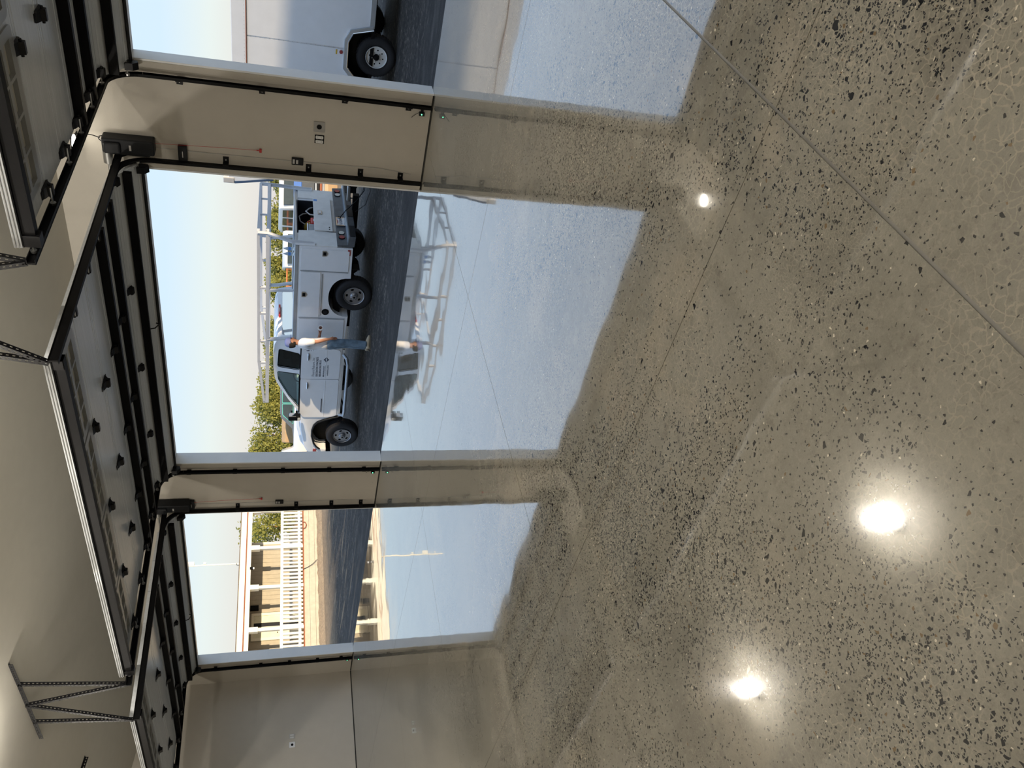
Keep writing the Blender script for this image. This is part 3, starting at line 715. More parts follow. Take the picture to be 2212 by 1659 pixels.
# ------------------------------------------------------------------ service truck
TH = .0585
TRUCK_O = (-8.80, 5.33, -.33); TRUCK_RZ = math.pi+TH
def sideplate(name, poly, holes, y0, th, mat, parent, tilt=0, zb=0, **kw):
    """plate in the x-z plane at depth y0, leaning inward by tilt per metre above zb"""
    return plate_obj(name, poly, holes, th, mat, parent, lambda u, v, w: Vector((u, y0+w-tilt*max(0, v-zb), v)), **kw)
def build_truck():
    t = thing('service_truck', 'white service truck with steel ladder rack and side toolboxes parked outside', 'truck', TRUCK_O, TRUCK_RZ)
    W = 2.42
    # chassis
    ch = MB().box(-1.0, 4.3, -1.75, -1.6, .50, .68).box(-1.0, 4.3, -.80, -.65, .50, .68).box(-1.1, 1.2, -W+.1, -.1, .66, .80).box(1.2, 3.4, -1.9, -.35, .52, .66)
    ch.cyl((0, -.2, .385), (0, -W+.2, .385), .06, 10).cyl((0, -1.2, .385), (0, -1.35, .385), .19, 14).cyl((4.1, -.2, .385), (4.1, -W+.2, .385), .05, 10)
    ch.box(.3, 1.0, -.9, -.3, .40, .62).box(3.3, 4.6, -1.8, -.7, .45, .9)
    ch.build('chassis', M['black'], t)
    for x in (0, 4.1):
        wheel(t, x, 0.0 if x == 0 else -.03, 1); wheel(t, x, -W, -1)
    MB().box(-.60, -.58, -.32, -.10, .30, .55).build('mud_flap', M['rubber'], t)
    # near side toolbox body
    arch = [(.035-.485*math.cos(a), .485+.435*math.sin(a)**.75) for a in [math.pi*k/18 for k in range(19)]]
    prof = [(-1.16, .49)]+arch+[(1.17, .52), (1.17, 1.55), (-1.16, 1.55)]
    for nm, ya, yb in (('toolbox_body', .03, -.46), ('toolbox_body', -W+.46, -W-.03)):
        b = MB().prism(prof, 'y', ya, yb).build(nm, M['white'], t)
        s = 1 if ya > -1 else -1; yo = ya if s > 0 else yb
        for poly, h in (([(-1.10, .55), (-.615, .55), (-.615, 1.50), (-1.10, 1.50)], (-1.02, 1.04)), ([(-.565, 1.10), (.55, 1.10), (.55, 1.50), (-.565, 1.50)], (-.02, 1.42)), ([(.60, .56), (1.13, .56), (1.13, 1.50), (.60, 1.50)], None)):
            d = sideplate('toolbox_door', roundpoly(poly, .02, 2), [], yo+s*.008, .014, M['white'], b)
        for (x, z) in ((-1.02, 1.04), (-.02, 1.42)):
            MB().prism(roundpoly([(x-.065, z+.05), (x+.065, z+.05), (x+.065, z-.03), (x, z-.07), (x-.065, z-.03)], .015, 2), 'y', yo+s*.012, yo+s*.024).build('latch', M['zinc'], b)
            MB().box(x-.038, x+.038, yo+s*.022, yo+s*.030, z-.03, z+.03).build('latch_paddle', M['black'], b)
        for x in (-.59, .575):
            MB().box(x-.008, x+.008, yo+s*.005, yo+s*.014, .55, 1.51).build('door_seal_strip', M['alum'], b)
        MB().box(-.53, .50, yo+s*.005, yo+s*.012, 1.055, 1.075).build('drip_rail', M['alum'], b)
        MB().cyl((.41, yo+s*.0, .965), (.41, yo+s*.012, .965), .075, 20).build('fuel_filler', M['black'], b)
        MB().cyl((.41, yo+s*.012, .965), (.41, yo+s*.024, .965), .045, 16).build('fuel_cap', M['plastic'], b)
        MB().box(-1.13, -1.00, yo+s*.004, yo+s*.014, .53, .585).build('marker_light', M['redlens'], b)
        MB().box(-1.17, 1.19, min(yo, yo-s*.5)-.01, max(yo, yo-s*.5)+.01, 1.55, 1.625).build('top_rail', M['alum'], b, bevel=.006)
    # bed cavity with its shade painted near-black, and rear face
    MB().box(-1.1, 1.17, -W+.45, -.45, .80, .84).box(1.12, 1.17, -W+.45, -.45, .84, 1.56).box(-1.15, 1.17, -W+.462, -W+.475, .84, 1.58).box(-1.15, 1.17, -.475, -.462, .84, 1.58).box(-1.14, 1.17, -W+.45, -.45, 1.56, 1.58).build('bed_shade_lining', M['darkint'], t)
    MB().box(-1.185, -1.15, -W-.02, .02, 1.585, 1.625).build('rear_header', M['alum'], t)
    MB().prism([(.02, .80), (-.55, .80), (-.55, .88), (-.60, 1.22), (-.56, 1.55), (.02, 1.58)], 'x', -1.185, -1.155).build('rear_panel', M['whiterough'], t)
    MB().prism([(-W-.02, .80), (-1.93, .80), (-1.93, .88), (-2.02, 1.22), (-2.02, 1.55), (-W-.02, 1.55)], 'x', -1.185, -1.155).build('rear_panel', M['whiterough'], t)
    tg = MB().box(-1.215, -1.19, -2.03, -.57, .865, 1.235).build('tailgate', M['whiterough'], t, bevel=.006)
    MB().box(-1.19, -1.16, -1.99, -.60, .80, .87).build('tailgate_sill', M['lightgrey'], t)
    MB().box(-1.228, -1.214, -1.40, -1.24, 1.06, 1.15).build('latch', M['zinc'], tg); MB().box(-1.240, -1.226, -1.36, -1.28, 1.08, 1.13).build('latch_paddle', M['white'], tg)
    MB().box(-1.217, -1.2145, -1.93, -1.85, 1.15, 1.225).build('blue_tape', M['bluetape'], tg)
    for y in (-.62, -.7): MB().cyl((-1.214, y, .93), (-1.222, y, .93), .014, 8).build('bolt', M['black'], tg)
    # bumper
    bp = MB().prism([(-1.19, .80), (-1.22, .80), (-1.235, .60), (-1.42, .575), (-1.42, .44), (-1.19, .46)], 'y', .02, -W-.12).build('rear_bumper', M['darkgrey'], t, bevel=.008)
    MB().box(-1.43, -1.235, -.03, -W-.08, .575, .597).build('bumper_step', M['lipgrey'], bp)
    for (a, b2) in ((-.45, .0), (-W-.1, -1.95), (-1.35, -.85)): MB().box(-1.428, -1.418, a, b2, .455, .555).build('step_pad', M['plastic'], bp)
    for y, mt in ((-.28, 'redlens'), (-.46, 'whitelens'), (-2.18, 'whitelens'), (-2.36, 'redlens')):
        MB().prism(circ(y, .697, .070, .066, 18), 'x', -1.243, -1.222).build('lamp_grommet', M['black'], bp)
        MB().prism(circ(y, .697, .060, .056, 18), 'x', -1.252, -1.238).build('tail_lamp', M[mt], bp, label=('red' if mt == 'redlens' else 'white')+' oval lamp in the bumper')
    pl = plate_obj('licence_plate_frame', rrect(-1.09, -.74, .60, .79, .02, 3), [rrect(-1.065, -.765, .622, .768, .015, 2)], .012, M['chrome'], bp, lambda u, v, w: Vector((-1.256+w, u, v)))
    lp = MB().box(-1.254, -1.250, -1.075, -.755, .615, .775).build('licence_plate', M['white'], bp)
    link('plate_number', text_mesh_on('7W27157', .085, M['ink'], (-1.2565, -1.055, .660), (0, 1, 0), (0, 0, 1), .27), bp)
    link('plate_state', text_mesh_on('California', .04, M['red'], (-1.2565, -.99, .742), (0, 1, 0), (0, 0, 1), .15), bp)
    MB().box(-1.26, -1.235, -1.14, -1.06, .68, .74).build('plug_socket', M['black'], bp)
    MB().box(-1.75, -1.0, -1.29, -1.16, .32, .45).build('hitch_receiver', M['black'], t)
    MB().cyl((-1.66, -1.225, .44), (-1.66, -1.225, .50), .015, 8).lathe([(.001, .0), (.018, .005), (.028, .025), (.018, .046), (.001, .05)], (-1.66, -1.225, .495), 'z', 14).build('hitch_ball', M['chrome'], t)
    # cab lower body
    low = [(1.22, .53), (1.22, 1.42), (2.3, 1.425), (3.42, 1.41), (4.0, 1.375), (4.50, 1.29), (4.70, 1.20), (4.76, 1.05), (4.77, .74), (4.62, .74), (4.58, .90), (4.50, .98), (4.38, 1.05), (4.15, 1.10), (3.95, 1.10), (3.80, 1.06), (3.70, .98), (3.62, .82), (3.55, .62), (3.50, .50), (2.3, .50)]
    MB().prism(low, 'y', -.10, -W+.10).build('cab_body', M['white'], t, bevel=.035, seg=3, smooth=True)
    MB().prism([(3.30, 1.40), (3.38, 1.50), (4.05, 1.46), (4.50, 1.37), (4.68, 1.27), (4.7, 1.1), (3.4, 1.1)], 'y', -.26, -W+.26).build('hood', M['white'], t, bevel=.04, seg=3, smooth=True)
    # fender flare lines and openings
    fl = [(4.58, .90), (4.50, .98), (4.38, 1.05), (4.15, 1.10), (3.95, 1.10), (3.80, 1.06), (3.70, .98), (3.62, .82), (3.55, .62), (3.52, .50)]
    for y in (-.075, -W+.075):
        MB().tube([(x, y, z+.004) for x, z in fl], .022, 8).build('wheel_arch_trim', M['plastic'], t, smooth=True)
    MB().prism(fl+[(3.52, .45), (4.6, .45)], 'y', -.42, -W+.42).build('wheel_well', M['black'], t)
    # doors
    for yy, s in ((-.088, 1), (-W+.088, -1)):
        for nm, poly in (('rear_door', [(1.52, .58), (1.46, .9), (1.46, 1.415), (2.35, 1.42), (2.35, .56), (1.6, .56)]), ('front_door', [(2.375, .56), (2.375, 1.42), (3.40, 1.405), (3.53, 1.33), (3.53, .74), (3.47, .56)])):
            d = sideplate(nm, roundpoly(poly, .04, 3), [], yy, .022, M['white'], t)
            xh = 1.72 if nm == 'rear_door' else 2.55
            MB().prism(circ(xh, 1.262, .10, .026, 16), 'y', yy+s*.010, yy+s*.016).build('handle_recess', M['plastic'], d)
            MB().tube([(xh-.09, yy+s*.016, 1.265), (xh-.06, yy+s*.05, 1.27), (xh+.06, yy+s*.05, 1.27), (xh+.09, yy+s*.016, 1.265)], .016, 8).build('door_handle', M['chrome'], d, smooth=True)
            MB().box(poly[0][0] if nm == 'rear_door' else 2.40, 2.33 if nm == 'rear_door' else 3.50, yy, yy+s*.016, .86, .875).build('side_moulding', M['white'], d, bevel=.004)
    MB().box(2.95, 3.36, -.079, -.068, .915, .935).build('model_badge', M['ink'], t)
    MB().box(1.5, 3.5, -.13, -.072, .475, .52).build('rocker_trim', M['lightgrey'], t)
    # lettering on the rear door
    y = -.0755
    for s_, z, h, w_, mt in (('Floors Reborn, Inc.', 1.118, .085, .56, 'inkgrey'), ('DECORATIVE CONCRETE', 1.045, .062, .56, 'ink'), ('RESURFACING PROS', .975, .062, .47, 'ink')):
        link('door_lettering', text_mesh_on(s_, h, M[mt], (2.28, y, z), (-1, 0, 0), (0, 0, 1), w_, mt == 'ink'), t)
    m = MB()
    r2 = random.Random(5)
    for z, w_ in ((.905, .27), (.862, .30), (.815, .29)):
        x = 2.25
        while x > 2.25-w_:
            l = r2.uniform(.012, .03); m.box(x-l, x, y, y+.002, z, z+r2.uniform(.016, .026)); x -= l+.006
    m.build('small_print', M['inkgrey'], t)
    MB().prism(circ(2.262, .915, .018, n=10), 'y', y, y+.003).build('phone_mark', M['ink'], t)
    lg = [(-.085, 0), (-.03, .03), (0, .062), (.03, .03), (.085, 0), (.03, -.03), (0, -.062), (-.03, -.03)]
    sideplate('diamond_logo', [(1.79+a, .868+b) for a, b in lg], [[(1.79+a*.45, .868+b*.45) for a, b in ((-.07, 0), (0, .055), (.07, 0), (0, -.055))]], y, .004, M['ink'], t)
    # greenhouse
    TL = .20; zb = 1.41
    side = [(1.26, 1.40), (1.30, 1.80), (1.36, 1.93), (1.50, 1.985), (2.10, 2.0), (2.42, 1.975), (2.62, 1.91), (3.02, 1.68), (3.42, 1.40)]
    w1 = roundpoly([(1.66, 1.45), (1.60, 1.90), (2.10, 1.925), (2.12, 1.45)], .05, 3)
    w2 = roundpoly([(2.24, 1.45), (2.24, 1.925), (2.46, 1.905), (2.92, 1.665), (3.22, 1.44)], .04, 3)
    for y0, s in ((-.115, 1), (-W+.115, -1)):
        sp_ = sideplate('cab_side', side, [w1, w2], y0, .04, M['white'], t, tilt=TL*s, zb=zb)
        sideplate('side_window', w1, [], y0-s*.008, .006, M['tint'], sp_, tilt=TL*s, zb=zb)
        sideplate('side_window', w2, [], y0-s*.008, .006, M['glass'], sp_, tilt=TL*s, zb=zb)
        MB().box(1.50, 3.40, y0-.012, y0+s*.028, 1.415, 1.442).build('belt_moulding', M['black'], sp_)
        for ww in (w1, w2):
            MB().tube([(x, y0+s*.022-TL*s*max(0, z-zb), z) for x, z in ww]+[(ww[0][0], y0+s*.022-TL*s*max(0, ww[0][1]-zb), ww[0][1])], .007, 6).build('window_seal', M['black'], sp_)
    def strip(name, pts, mat, th=.03, inset=.0):
        vs = []
        for x, z in pts:
            k = .10+TL*max(0, z-zb)+inset; vs += [(x, -k, z), (x, -W+k, z)]
        n = len(pts); MB().add(vs+[(a, b, c-th) for a, b, c in vs], [(2*i, 2*i+1, 2*i+3, 2*i+2) for i in range(n-1)]+[(2*n+2*i, 2*n+2*i+2, 2*n+2*i+3, 2*n+2*i+1) for i in range(n-1)]
            + [(2*i, 2*i+2, 2*n+2*i+2, 2*n+2*i) for i in range(n-1)]+[(2*i+1, 2*n+2*i+1, 2*n+2*i+3, 2*i+3) for i in range(n-1)]+[(0, 2*n, 2*n+1, 1), (2*n-2, 2*n-1, 4*n-1, 4*n-2)]).build(name, mat, t, smooth=True)
    strip('roof', [(1.33, 1.89), (1.36, 1.94), (1.50, 1.992), (1.8, 2.02), (2.15, 2.015), (2.42, 1.985), (2.60, 1.93)], M['white'])
    strip('windshield', [(2.62, 1.91), (3.02, 1.68), (3.40, 1.42)], M['glass'], .008, .06)
    rk = lambda u, v, w: Vector((1.27+(v-1.40)*.12+w, u, v))
    rw = rrect(-W+.30, -.30, 1.45, 1.84, .06, 3)
    cb = plate_obj('cab_back', [(-W+.115, 1.40), (-.115, 1.40), (-.20, 1.93), (-W+.20, 1.93)], [rw], .04, M['white'], t, rk)
    plate_obj('rear_window', rw, [], .006, M['glass'], cb, rk)
    MB().box(1.24, 1.30, -1.42, -.98, 1.875, 1.915).build('third_brake_light', M['red'], cb, bevel=.006)
    MB().box(1.238, 1.25, -1.28, -1.12, 1.885, 1.905).build('brake_light_lens', M['whitelens'], cb)
    # cabin
    for y0 in (-.75, -1.65):
        MB().box(2.25, 2.75, y0-.25, y0+.25, .95, 1.15).box(2.15, 2.30, y0-.25, y0+.25, 1.1, 1.62).box(2.13, 2.23, y0-.13, y0+.13, 1.64, 1.80).build('seat', M['green'], t, bevel=.04)
    MB().box(1.45, 1.95, -1.95, -.45, .95, 1.12).box(1.38, 1.52, -1.95, -.45, 1.1, 1.58).build('rear_bench', M['green'], t, bevel=.04)
    MB().box(2.95, 3.35, -W+.25, -.25, 1.1, 1.40).build('dashboard', M['plastic'], t, bevel=.03)
    m = MB().tube([(2.82+.08*math.cos(a)*.4, -.75+.19*math.cos(a), 1.38+.17*math.sin(a)) for a in [2*math.pi*k/20 for k in range(21)]], .014, 6)
    m.bar((2.83, -.93, 1.38), (2.81, -.57, 1.38), .03, .03).bar((2.82, -.75, 1.38), (3.0, -.75, 1.28), .05, .05); m.build('steering_wheel', M['plastic'], t)
    # mirror, steps, front end
    m = MB().box(3.30, 3.44, .02, .17, 1.39, 1.67); mr = m.build('side_mirror', M['black'], t, bevel=.03, seg=3)
    MB().box(3.36, 3.44, -.12, .04, 1.45, 1.50).box(3.36, 3.44, -.12, .04, 1.57, 1.61).build('mirror_arm', M['black'], mr)
    MB().box(3.293, 3.302, .035, .155, 1.50, 1.655).build('mirror_glass', M['chrome'], mr); MB().box(3.33, 3.42, .168, .176, 1.40, 1.46).build('mirror_lamp', M['whitelens'], mr)
    MB().tube([(1.62, -.06, .50), (1.66, .05, .43), (1.8, .08, .40), (3.2, .08, .40), (3.36, .05, .41), (3.42, -.06, .50)], .036, 10).build('side_step', M['alum'], t, smooth=True)
    for x in (1.9, 3.1): MB().bar((x, .06, .40), (x, -.5, .50), .03, .03).build('step_bracket', M['black'], t)
    MB().box(4.74, 4.90, -W+.1, -.10, .62, .86).build('front_bumper', M['chrome'], t, bevel=.03)
    MB().box(4.70, 4.78, -W+.6, -.6, .90, 1.22).build('grille', M['plastic'], t, bevel=.02)
    for y0 in (-.36, -W+.36): MB().box(4.66, 4.78, y0-.2, y0+.22, .95, 1.18).build('headlight', M['whitelens'], t, bevel=.02)
    MB().box(4.60, 4.70, -.17, -.09, .98, 1.06).build('side_marker', M['redlens'], t)
    # ladder rack
    ra = thing_part('ladder_rack', t)
    y1, y2 = -.13, -W+.12
    lo, hi = 2.145, 2.325
    for y0 in (y1, y2):
        s = 1 if y0 == y1 else -1
        MB().bar((-1.30, y0, lo), (3.10, y0, lo), .06, .075).build('lower_rail', M['alumrack'], ra)
        MB().bar((-1.30, y0, hi), (1.9, y0, hi), .05, .055).bar((1.9, y0, hi), (3.08, y0, 2.21), .05, .055).build('upper_rail', M['alumrack'], ra)
        MB().bar((3.08, y0, 2.235), (3.08, y0, 2.12), .05, .05).build('rail_end', M['alumrack'], ra)
        for x in (-1.29, -.02, .62, 1.35, 1.95):
            MB().bar((x, y0, lo), (x, y0, hi), .045, .045).build('spacer', M['alumrack'], ra)
        MB().tube([(-1.20, y0+s*.12, 1.27), (-1.22, y0+s*.12, 1.68), (-1.30, y0, lo), (-1.30, y0, hi+.01)], .042, 6).build('corner_post', M['alumrack'], ra)
        MB().box(-1.225, -1.18, y0+s*.12-.045, y0+s*.12+.045, 1.24, 1.62).build('post_bracket', M['white'], ra)
        MB().bar((-.03, y0+s*.06, 1.63), (0.03, y0, lo), .05, .05).build('post', M['alumrack'], ra)
        MB().tube([(1.22, y0+s*.02, 1.62), (1.28, y0, 1.95), (1.30, y0, lo)], .042, 6).build('post', M['alumrack'], ra)
    for x in (-1.30, 1.30, 3.08):
        MB().bar((x, y1, lo), (x, y2, lo), .06, .05).build('cross_bar', M['alumrack'], ra)
    for x in (-1.30,):
        MB().bar((x, y1, hi), (x, y2, hi), .05, .05).build('cross_bar', M['alumrack'], ra)
    for y0 in (-.9, -1.6): MB().bar((-1.30, y0, lo), (-1.30, y0, hi), .03, .03).build('spacer', M['alumrack'], ra)
    return t
M['alumrack'] = plain('painted_rack_steel', (.55, .56, .58), .4, noise=.04)
def thing_part(name, parent):
    o = bpy.data.objects.new(name, None); o.empty_display_size = .1; COL.objects.link(o); o.parent = parent; return o
def text_mesh_on(body, size, mat, org, xd, yd, fit=None, bold=False):
    me = text_mesh(body, size, mat, bold=bold); xd = Vector(xd).normalized(); yd = Vector(yd).normalized(); zd = xd.cross(yd)
    w = max(v.co.x for v in me.vertices) or 1; k = (fit/w) if fit else 1
    for v in me.vertices: v.co = Vector(org)+xd*v.co.x*k+yd*v.co.y+zd*v.co.z
    return me
build_truck()

TM = Matrix.Translation(TRUCK_O) @ Matrix.Rotation(TRUCK_RZ, 4, 'Z')
def tpos(x, y, z): return tuple(TM @ Vector((x, y, z)))
# things carried in the truck bed
def in_truck(name, label, cat, x, y, z): return thing(name, label, cat, tpos(x, y, z), TRUCK_RZ)
t = in_truck('bucket', 'yellow round tank behind the red can in the open truck bed', 'tank', -.72, -1.45, .845)
MB().lathe([(.12, 0), (.20, .06), (.23, .25), (.21, .46), (.12, .56), (.06, .58)], (0, 0, 0), 'z', 24).build('tank_body', M['yellow'], t, smooth=True)
MB().cyl((0, 0, .57), (0, 0, .60), .10, 16).build('tank_cap', M['black'], t)
t = in_truck('fuel_can', 'red plastic fuel can standing in the open truck bed', 'can', -1.0, -1.22, .845)
MB().box(-.08, .08, -.14, .14, 0, .45).build('can_body', M['red'], t, bevel=.03); MB().tube([(0, -.1, .44), (0, -.08, .50), (0, .08, .50), (0, .1, .44)], .014, 6).build('handle', M['red'], t)
MB().box(-.083, -.081, -.05, .03, .34, .40).build('can_label', M['white'], t)
t = in_truck('storage_bin', 'pale grey plastic bin at the left end of the open truck bed', 'bin', -.97, -.82, .845)
MB().box(-.14, .14, -.19, .19, 0, .50).build('bin_body', M['grey'], t, bevel=.02); MB().box(-.15, .15, -.20, .20, .50, .53).build('bin_lid', M['white'], t, bevel=.01)
o = MB().tube([tpos(-.95, y, z) for y, z in ((-1.25, 1.40), (-1.38, 1.50), (-1.60, 1.52), (-1.72, 1.44), (-1.76, 1.34))], .013, 8).build('hose', M['lightgrey']); tag(o, 'thin grey hose looping at the top of the open truck bed', 'hose')
o = MB().tube([tpos(-1.0, y, z) for y, z in ((-1.98, 1.20), (-1.90, 1.30), (-1.75, 1.38), (-1.62, 1.30), (-1.60, 1.18))], .016, 8).build('hose', M['white']); tag(o, 'white hose curving over the dropped tailgate of the truck', 'hose')
t = in_truck('reel', 'small black hose reel hanging in the dark truck bed', 'reel', -.85, -1.75, 1.20)
MB().cyl((0, -.12, 0), (0, .12, 0), .06, 14).cyl((0, -.13, 0), (0, -.11, 0), .12, 18).cyl((0, .11, 0), (0, .13, 0), .12, 18).build('drum', M['plastic'], t); MB().box(-.02, .02, -.02, .02, -.36, -.05).build('stand', M['zinc'], t)
for k, x in enumerate((-.98, -.86)):
    t = in_truck('water_bottle', ['clear water bottle standing on the toolbox rail, nearer the truck tail', 'clear water bottle standing on the toolbox rail, nearer the truck cab'][k], 'bottle', x, -.14, 1.626)
    MB().lathe([(.030, 0), (.034, .01), (.034, .07), (.031, .08), (.034, .09), (.034, .15), (.020, .185), (.013, .20)], (0, 0, 0), 'z', 18).build('bottle_body', M['bottle'], t, smooth=True)
    MB().lathe([(.0345, .075), (.0345, .125)], (0, 0, 0), 'z', 18, False).build('label_band', M['bluelabel'], t); MB().cyl((0, 0, .20), (0, 0, .218), .014, 12).build('cap', M['white'], t)
# hitch chains and wiring
def chain(pts, name, label):
    P = [Vector(tpos(*p)) for p in pts]; m = MB(); k = 0
    for a, b in zip(P[:-1], P[1:]):
        n = max(1, int((b-a).length/.028))
        for i in range(n):
            c = a+(b-a)*((i+.5)/n); d = (b-a).normalized(); u = d.orthogonal().normalized() if k % 2 else d.cross(d.orthogonal()).normalized()
            m.tube([c+d*.018*math.cos(q)+u*.010*math.sin(q) for q in [2*math.pi*j/8 for j in range(9)]], .0035, 4); k += 1
    tag(m.build(name, M['blackm']), label, 'chain')
chain([(-1.45, -1.02, .40), (-1.65, -1.00, .20), (-1.95, -1.02, .12), (-2.2, -1.06, .18), (-2.45, -1.12, .42)], 'safety_chain', 'near black safety chain sagging between truck hitch and trailer tongue')
chain([(-1.45, -1.42, .40), (-1.7, -1.44, .24), (-2.0, -1.42, .17), (-2.3, -1.36, .26), (-2.5, -1.32, .42)], 'safety_chain', 'far black safety chain sagging between truck hitch and trailer tongue')
o = MB().tube([tpos(*p) for p in ((-1.25, -1.10, .70), (-1.45, -1.08, .58), (-1.7, -1.05, .38), (-1.95, -1.05, .24), (-2.2, -1.10, .30), (-2.5, -1.18, .46))], .010, 6).build('trailer_wiring', M['black']); tag(o, 'black wiring cable looping from the bumper plug to the trailer tongue', 'cable')

# ------------------------------------------------------------------ cargo trailer
def build_trailer():
    t = thing('cargo_trailer', 'white enclosed cargo trailer with a silver fender behind the truck', 'trailer', TRUCK_O, TRUCK_RZ)
    y0, y1 = .02, -2.45; xf, xr = -2.62, -9.4
    arch = [(-4.53, .43), (-4.60, .70), (-4.76, .845), (-5.18, .845), (-5.33, .77), (-5.42, .43)]
    prof = [(xf, .43)]+arch+[(xr, .43), (xr, 2.73), (xf, 2.73)]
    sideplate('side_wall', prof, [], y0-.03, .03, M['white'], t); sideplate('side_wall', prof, [], y1+.03, .03, M['white'], t)
    MB().box(xr, xf, y1+.02, y0-.02, 2.69, 2.74).build('roof', M['white'], t)
    MB().box(xr, xr+.04, y1+.03, y0-.03, .43, 2.69).build('rear_doors', M['white'], t)
    MB().box(xr, xf, y1+.05, y0-.05, .40, .46).box(-5.45, -4.5, -.33, -.30, .43, .90).box(-5.45, -4.5, -.33, y0-.02, .88, .90).box(-5.45, -4.5, y1+.02, y1+.33, .88, .90).build('floor_frame', M['black'], t)
    MB().box(xf-.05, xf, y1+.03, y0-.03, .43, 2.69).build('front_wall', M['white'], t)
    # wedge nose with rock guard
    MB().prism([(xf, .43), (xf, 2.80), (xf+.10, 2.86), (xf+.19, 2.84), (xf+.16, 2.55), (xf+.06, 2.05), (xf+.04, .43)], 'y', y1+.3, y0+.05).build('nose', M['white'], t, bevel=.02)
    MB().box(xf+.10, xf+.205, y0-.25, y0+.065, 2.74, 2.93).build('nose_cap', M['lightgrey'], t, bevel=.01)
    MB().bar((xf+.19, y0+.04, 2.74), (xf+.08, y0+.04, 2.05), .03, .04).build('nose_trim', M['darkblue'], t)
    # panels between seams
    seams = [xf, -3.84, -5.06, -6.28, -7.50, -8.72, xr]
    for a, b in zip(seams[:-1], seams[1:]):
        lo_ = .50; pl = [(a-.012, lo_), (a-.012, 2.495), (b+.012, 2.495), (b+.012, lo_)]
        if a > -5.3 and b < -4.0:
            if b == -5.06: pl = [(a-.012, .50), (a-.012, 2.495), (b+.012, 2.495), (b+.012, .90), (-4.72, .90), (-4.55, .74), (-4.50, .50)]
            else: pl = [(a-.012, .90), (a-.012, 2.495), (b+.012, 2.495), (b+.012, .50), (-5.46, .50), (-5.37, .80), (-5.22, .90)]
        sideplate('side_panel', pl, [], y0-.010, .012, M['white'], t)
    rv = MB()
    for s in seams[1:-1]:
        for k in range(26):
            z = .56+k*.075
            if not (-5.45 < s < -4.5 and z < .95): rv.cyl((s, y0-.01, z), (s, y0+.002, z), .004, 5)
    for k in range(110): rv.cyl((xf-.05-k*.061, y0, 2.535), (xf-.05-k*.061, y0+.015, 2.535), .004, 5)
    rv.build('rivets', M['zinc'], t)
    MB().box(xr, xf, y0-.015, y0+.012, 2.51, 2.735).build('top_rail', M['white'], t, bevel=.004)
    MB().box(xr, xf, y0+.008, y0+.016, 2.500, 2.512).build('trim_line', M['rust'], t)
    MB().box(xr, -5.45, y0-.015, y0+.010, .42, .50).box(-4.5, xf, y0-.015, y0+.010, .42, .50).build('bottom_rail', M['alum'], t)
    w = .045; inn = arch; m = MB()
    def off(p, k):
        cx, cz = -4.97, .40; d = Vector((p[0]-cx, p[1]-cz)).normalized(); return (p[0]+d.x*k, p[1]+d.y*k)
    outp = [off(p, .075) for p in arch]; m.prism(arch+outp[::-1], 'y', y0-.02, y0+.035); m.build('fender_flare', M['alum'], t, bevel=.006)
    MB().tube([(x, y0+.035, z) for x, z in arch], .012, 6).build('fender_lip', M['chrome'], t, smooth=True)
    wheel(t, -4.965, -.03, 1, .345, .21, .185, 'trailer'); wheel(t, -4.965, y1+.03, -1, .345, .21, .185, 'trailer')
    MB().cyl((-4.965, -.2, .345), (-4.965, y1+.2, .345), .04, 10).build('axle', M['black'], t)
    MB().prism(circ(-5.0, .955, .03, .03, 12), 'y', y0, y0+.03).build('side_marker', M['redlens'], t)
    MB().box(-5.03, -4.95, y0-.003, y0-.0005, 1.02, 1.045).build('caution_sticker', M['yellow'], t)
    MB().bar((xf, -1.225, .50), (-1.80, -1.225, .46), .10, .14).bar((xf-.3, -.35, .44), (-1.95, -1.20, .45), .08, .13).bar((xf-.3, -2.1, .44), (-1.95, -1.25, .45), .08, .13).build('tongue', M['black'], t)
    MB().box(-1.95, -1.60, -1.275, -1.175, .50, .575).build('coupler', M['zinc'], t, bevel=.015)
    MB().cyl((-2.15, -1.225, .18), (-2.15, -1.225, .95), .03, 12).cyl((-2.15, -1.225, .08), (-2.15, -1.225, .18), .045, 12).bar((-2.15, -1.10, .93), (-2.15, -1.40, .93), .02, .02).build('tongue_jack', M['black'], t)
build_trailer()

# ------------------------------------------------------------------ the man
def skin_mesh(name, nodes, edges, mat, parent, sub=2, smooth=True):
    keys = list(nodes); me = bpy.data.meshes.new(name)
    me.from_pydata([nodes[k][0] for k in keys], [(keys.index(a), keys.index(b)) for a, b in edges], [])
    o = bpy.data.objects.new(name, me); COL.objects.link(o)
    md = o.modifiers.new('skin', 'SKIN'); md.use_smooth_shade = True
    if not me.skin_vertices: me.skin_vertices.new() if hasattr(me.skin_vertices, 'new') else None
    for i, k in enumerate(keys):
        r = nodes[k][1]; v = me.skin_vertices[0].data[i]; v.radius = (r, r) if isinstance(r, (int, float)) else r; v.use_root = (i == 0)
    sb = o.modifiers.new('sub', 'SUBSURF'); sb.levels = sub; sb.render_levels = sub
    bpy.context.view_layer.update()
    dg = bpy.context.evaluated_depsgraph_get(); m2 = bpy.data.meshes.new_from_object(o.evaluated_get(dg))
    bpy.data.objects.remove(o); m2.materials.clear(); m2.materials.append(mat); m2.name = name
    if smooth: m2.shade_smooth()
    return link(name, m2, parent)
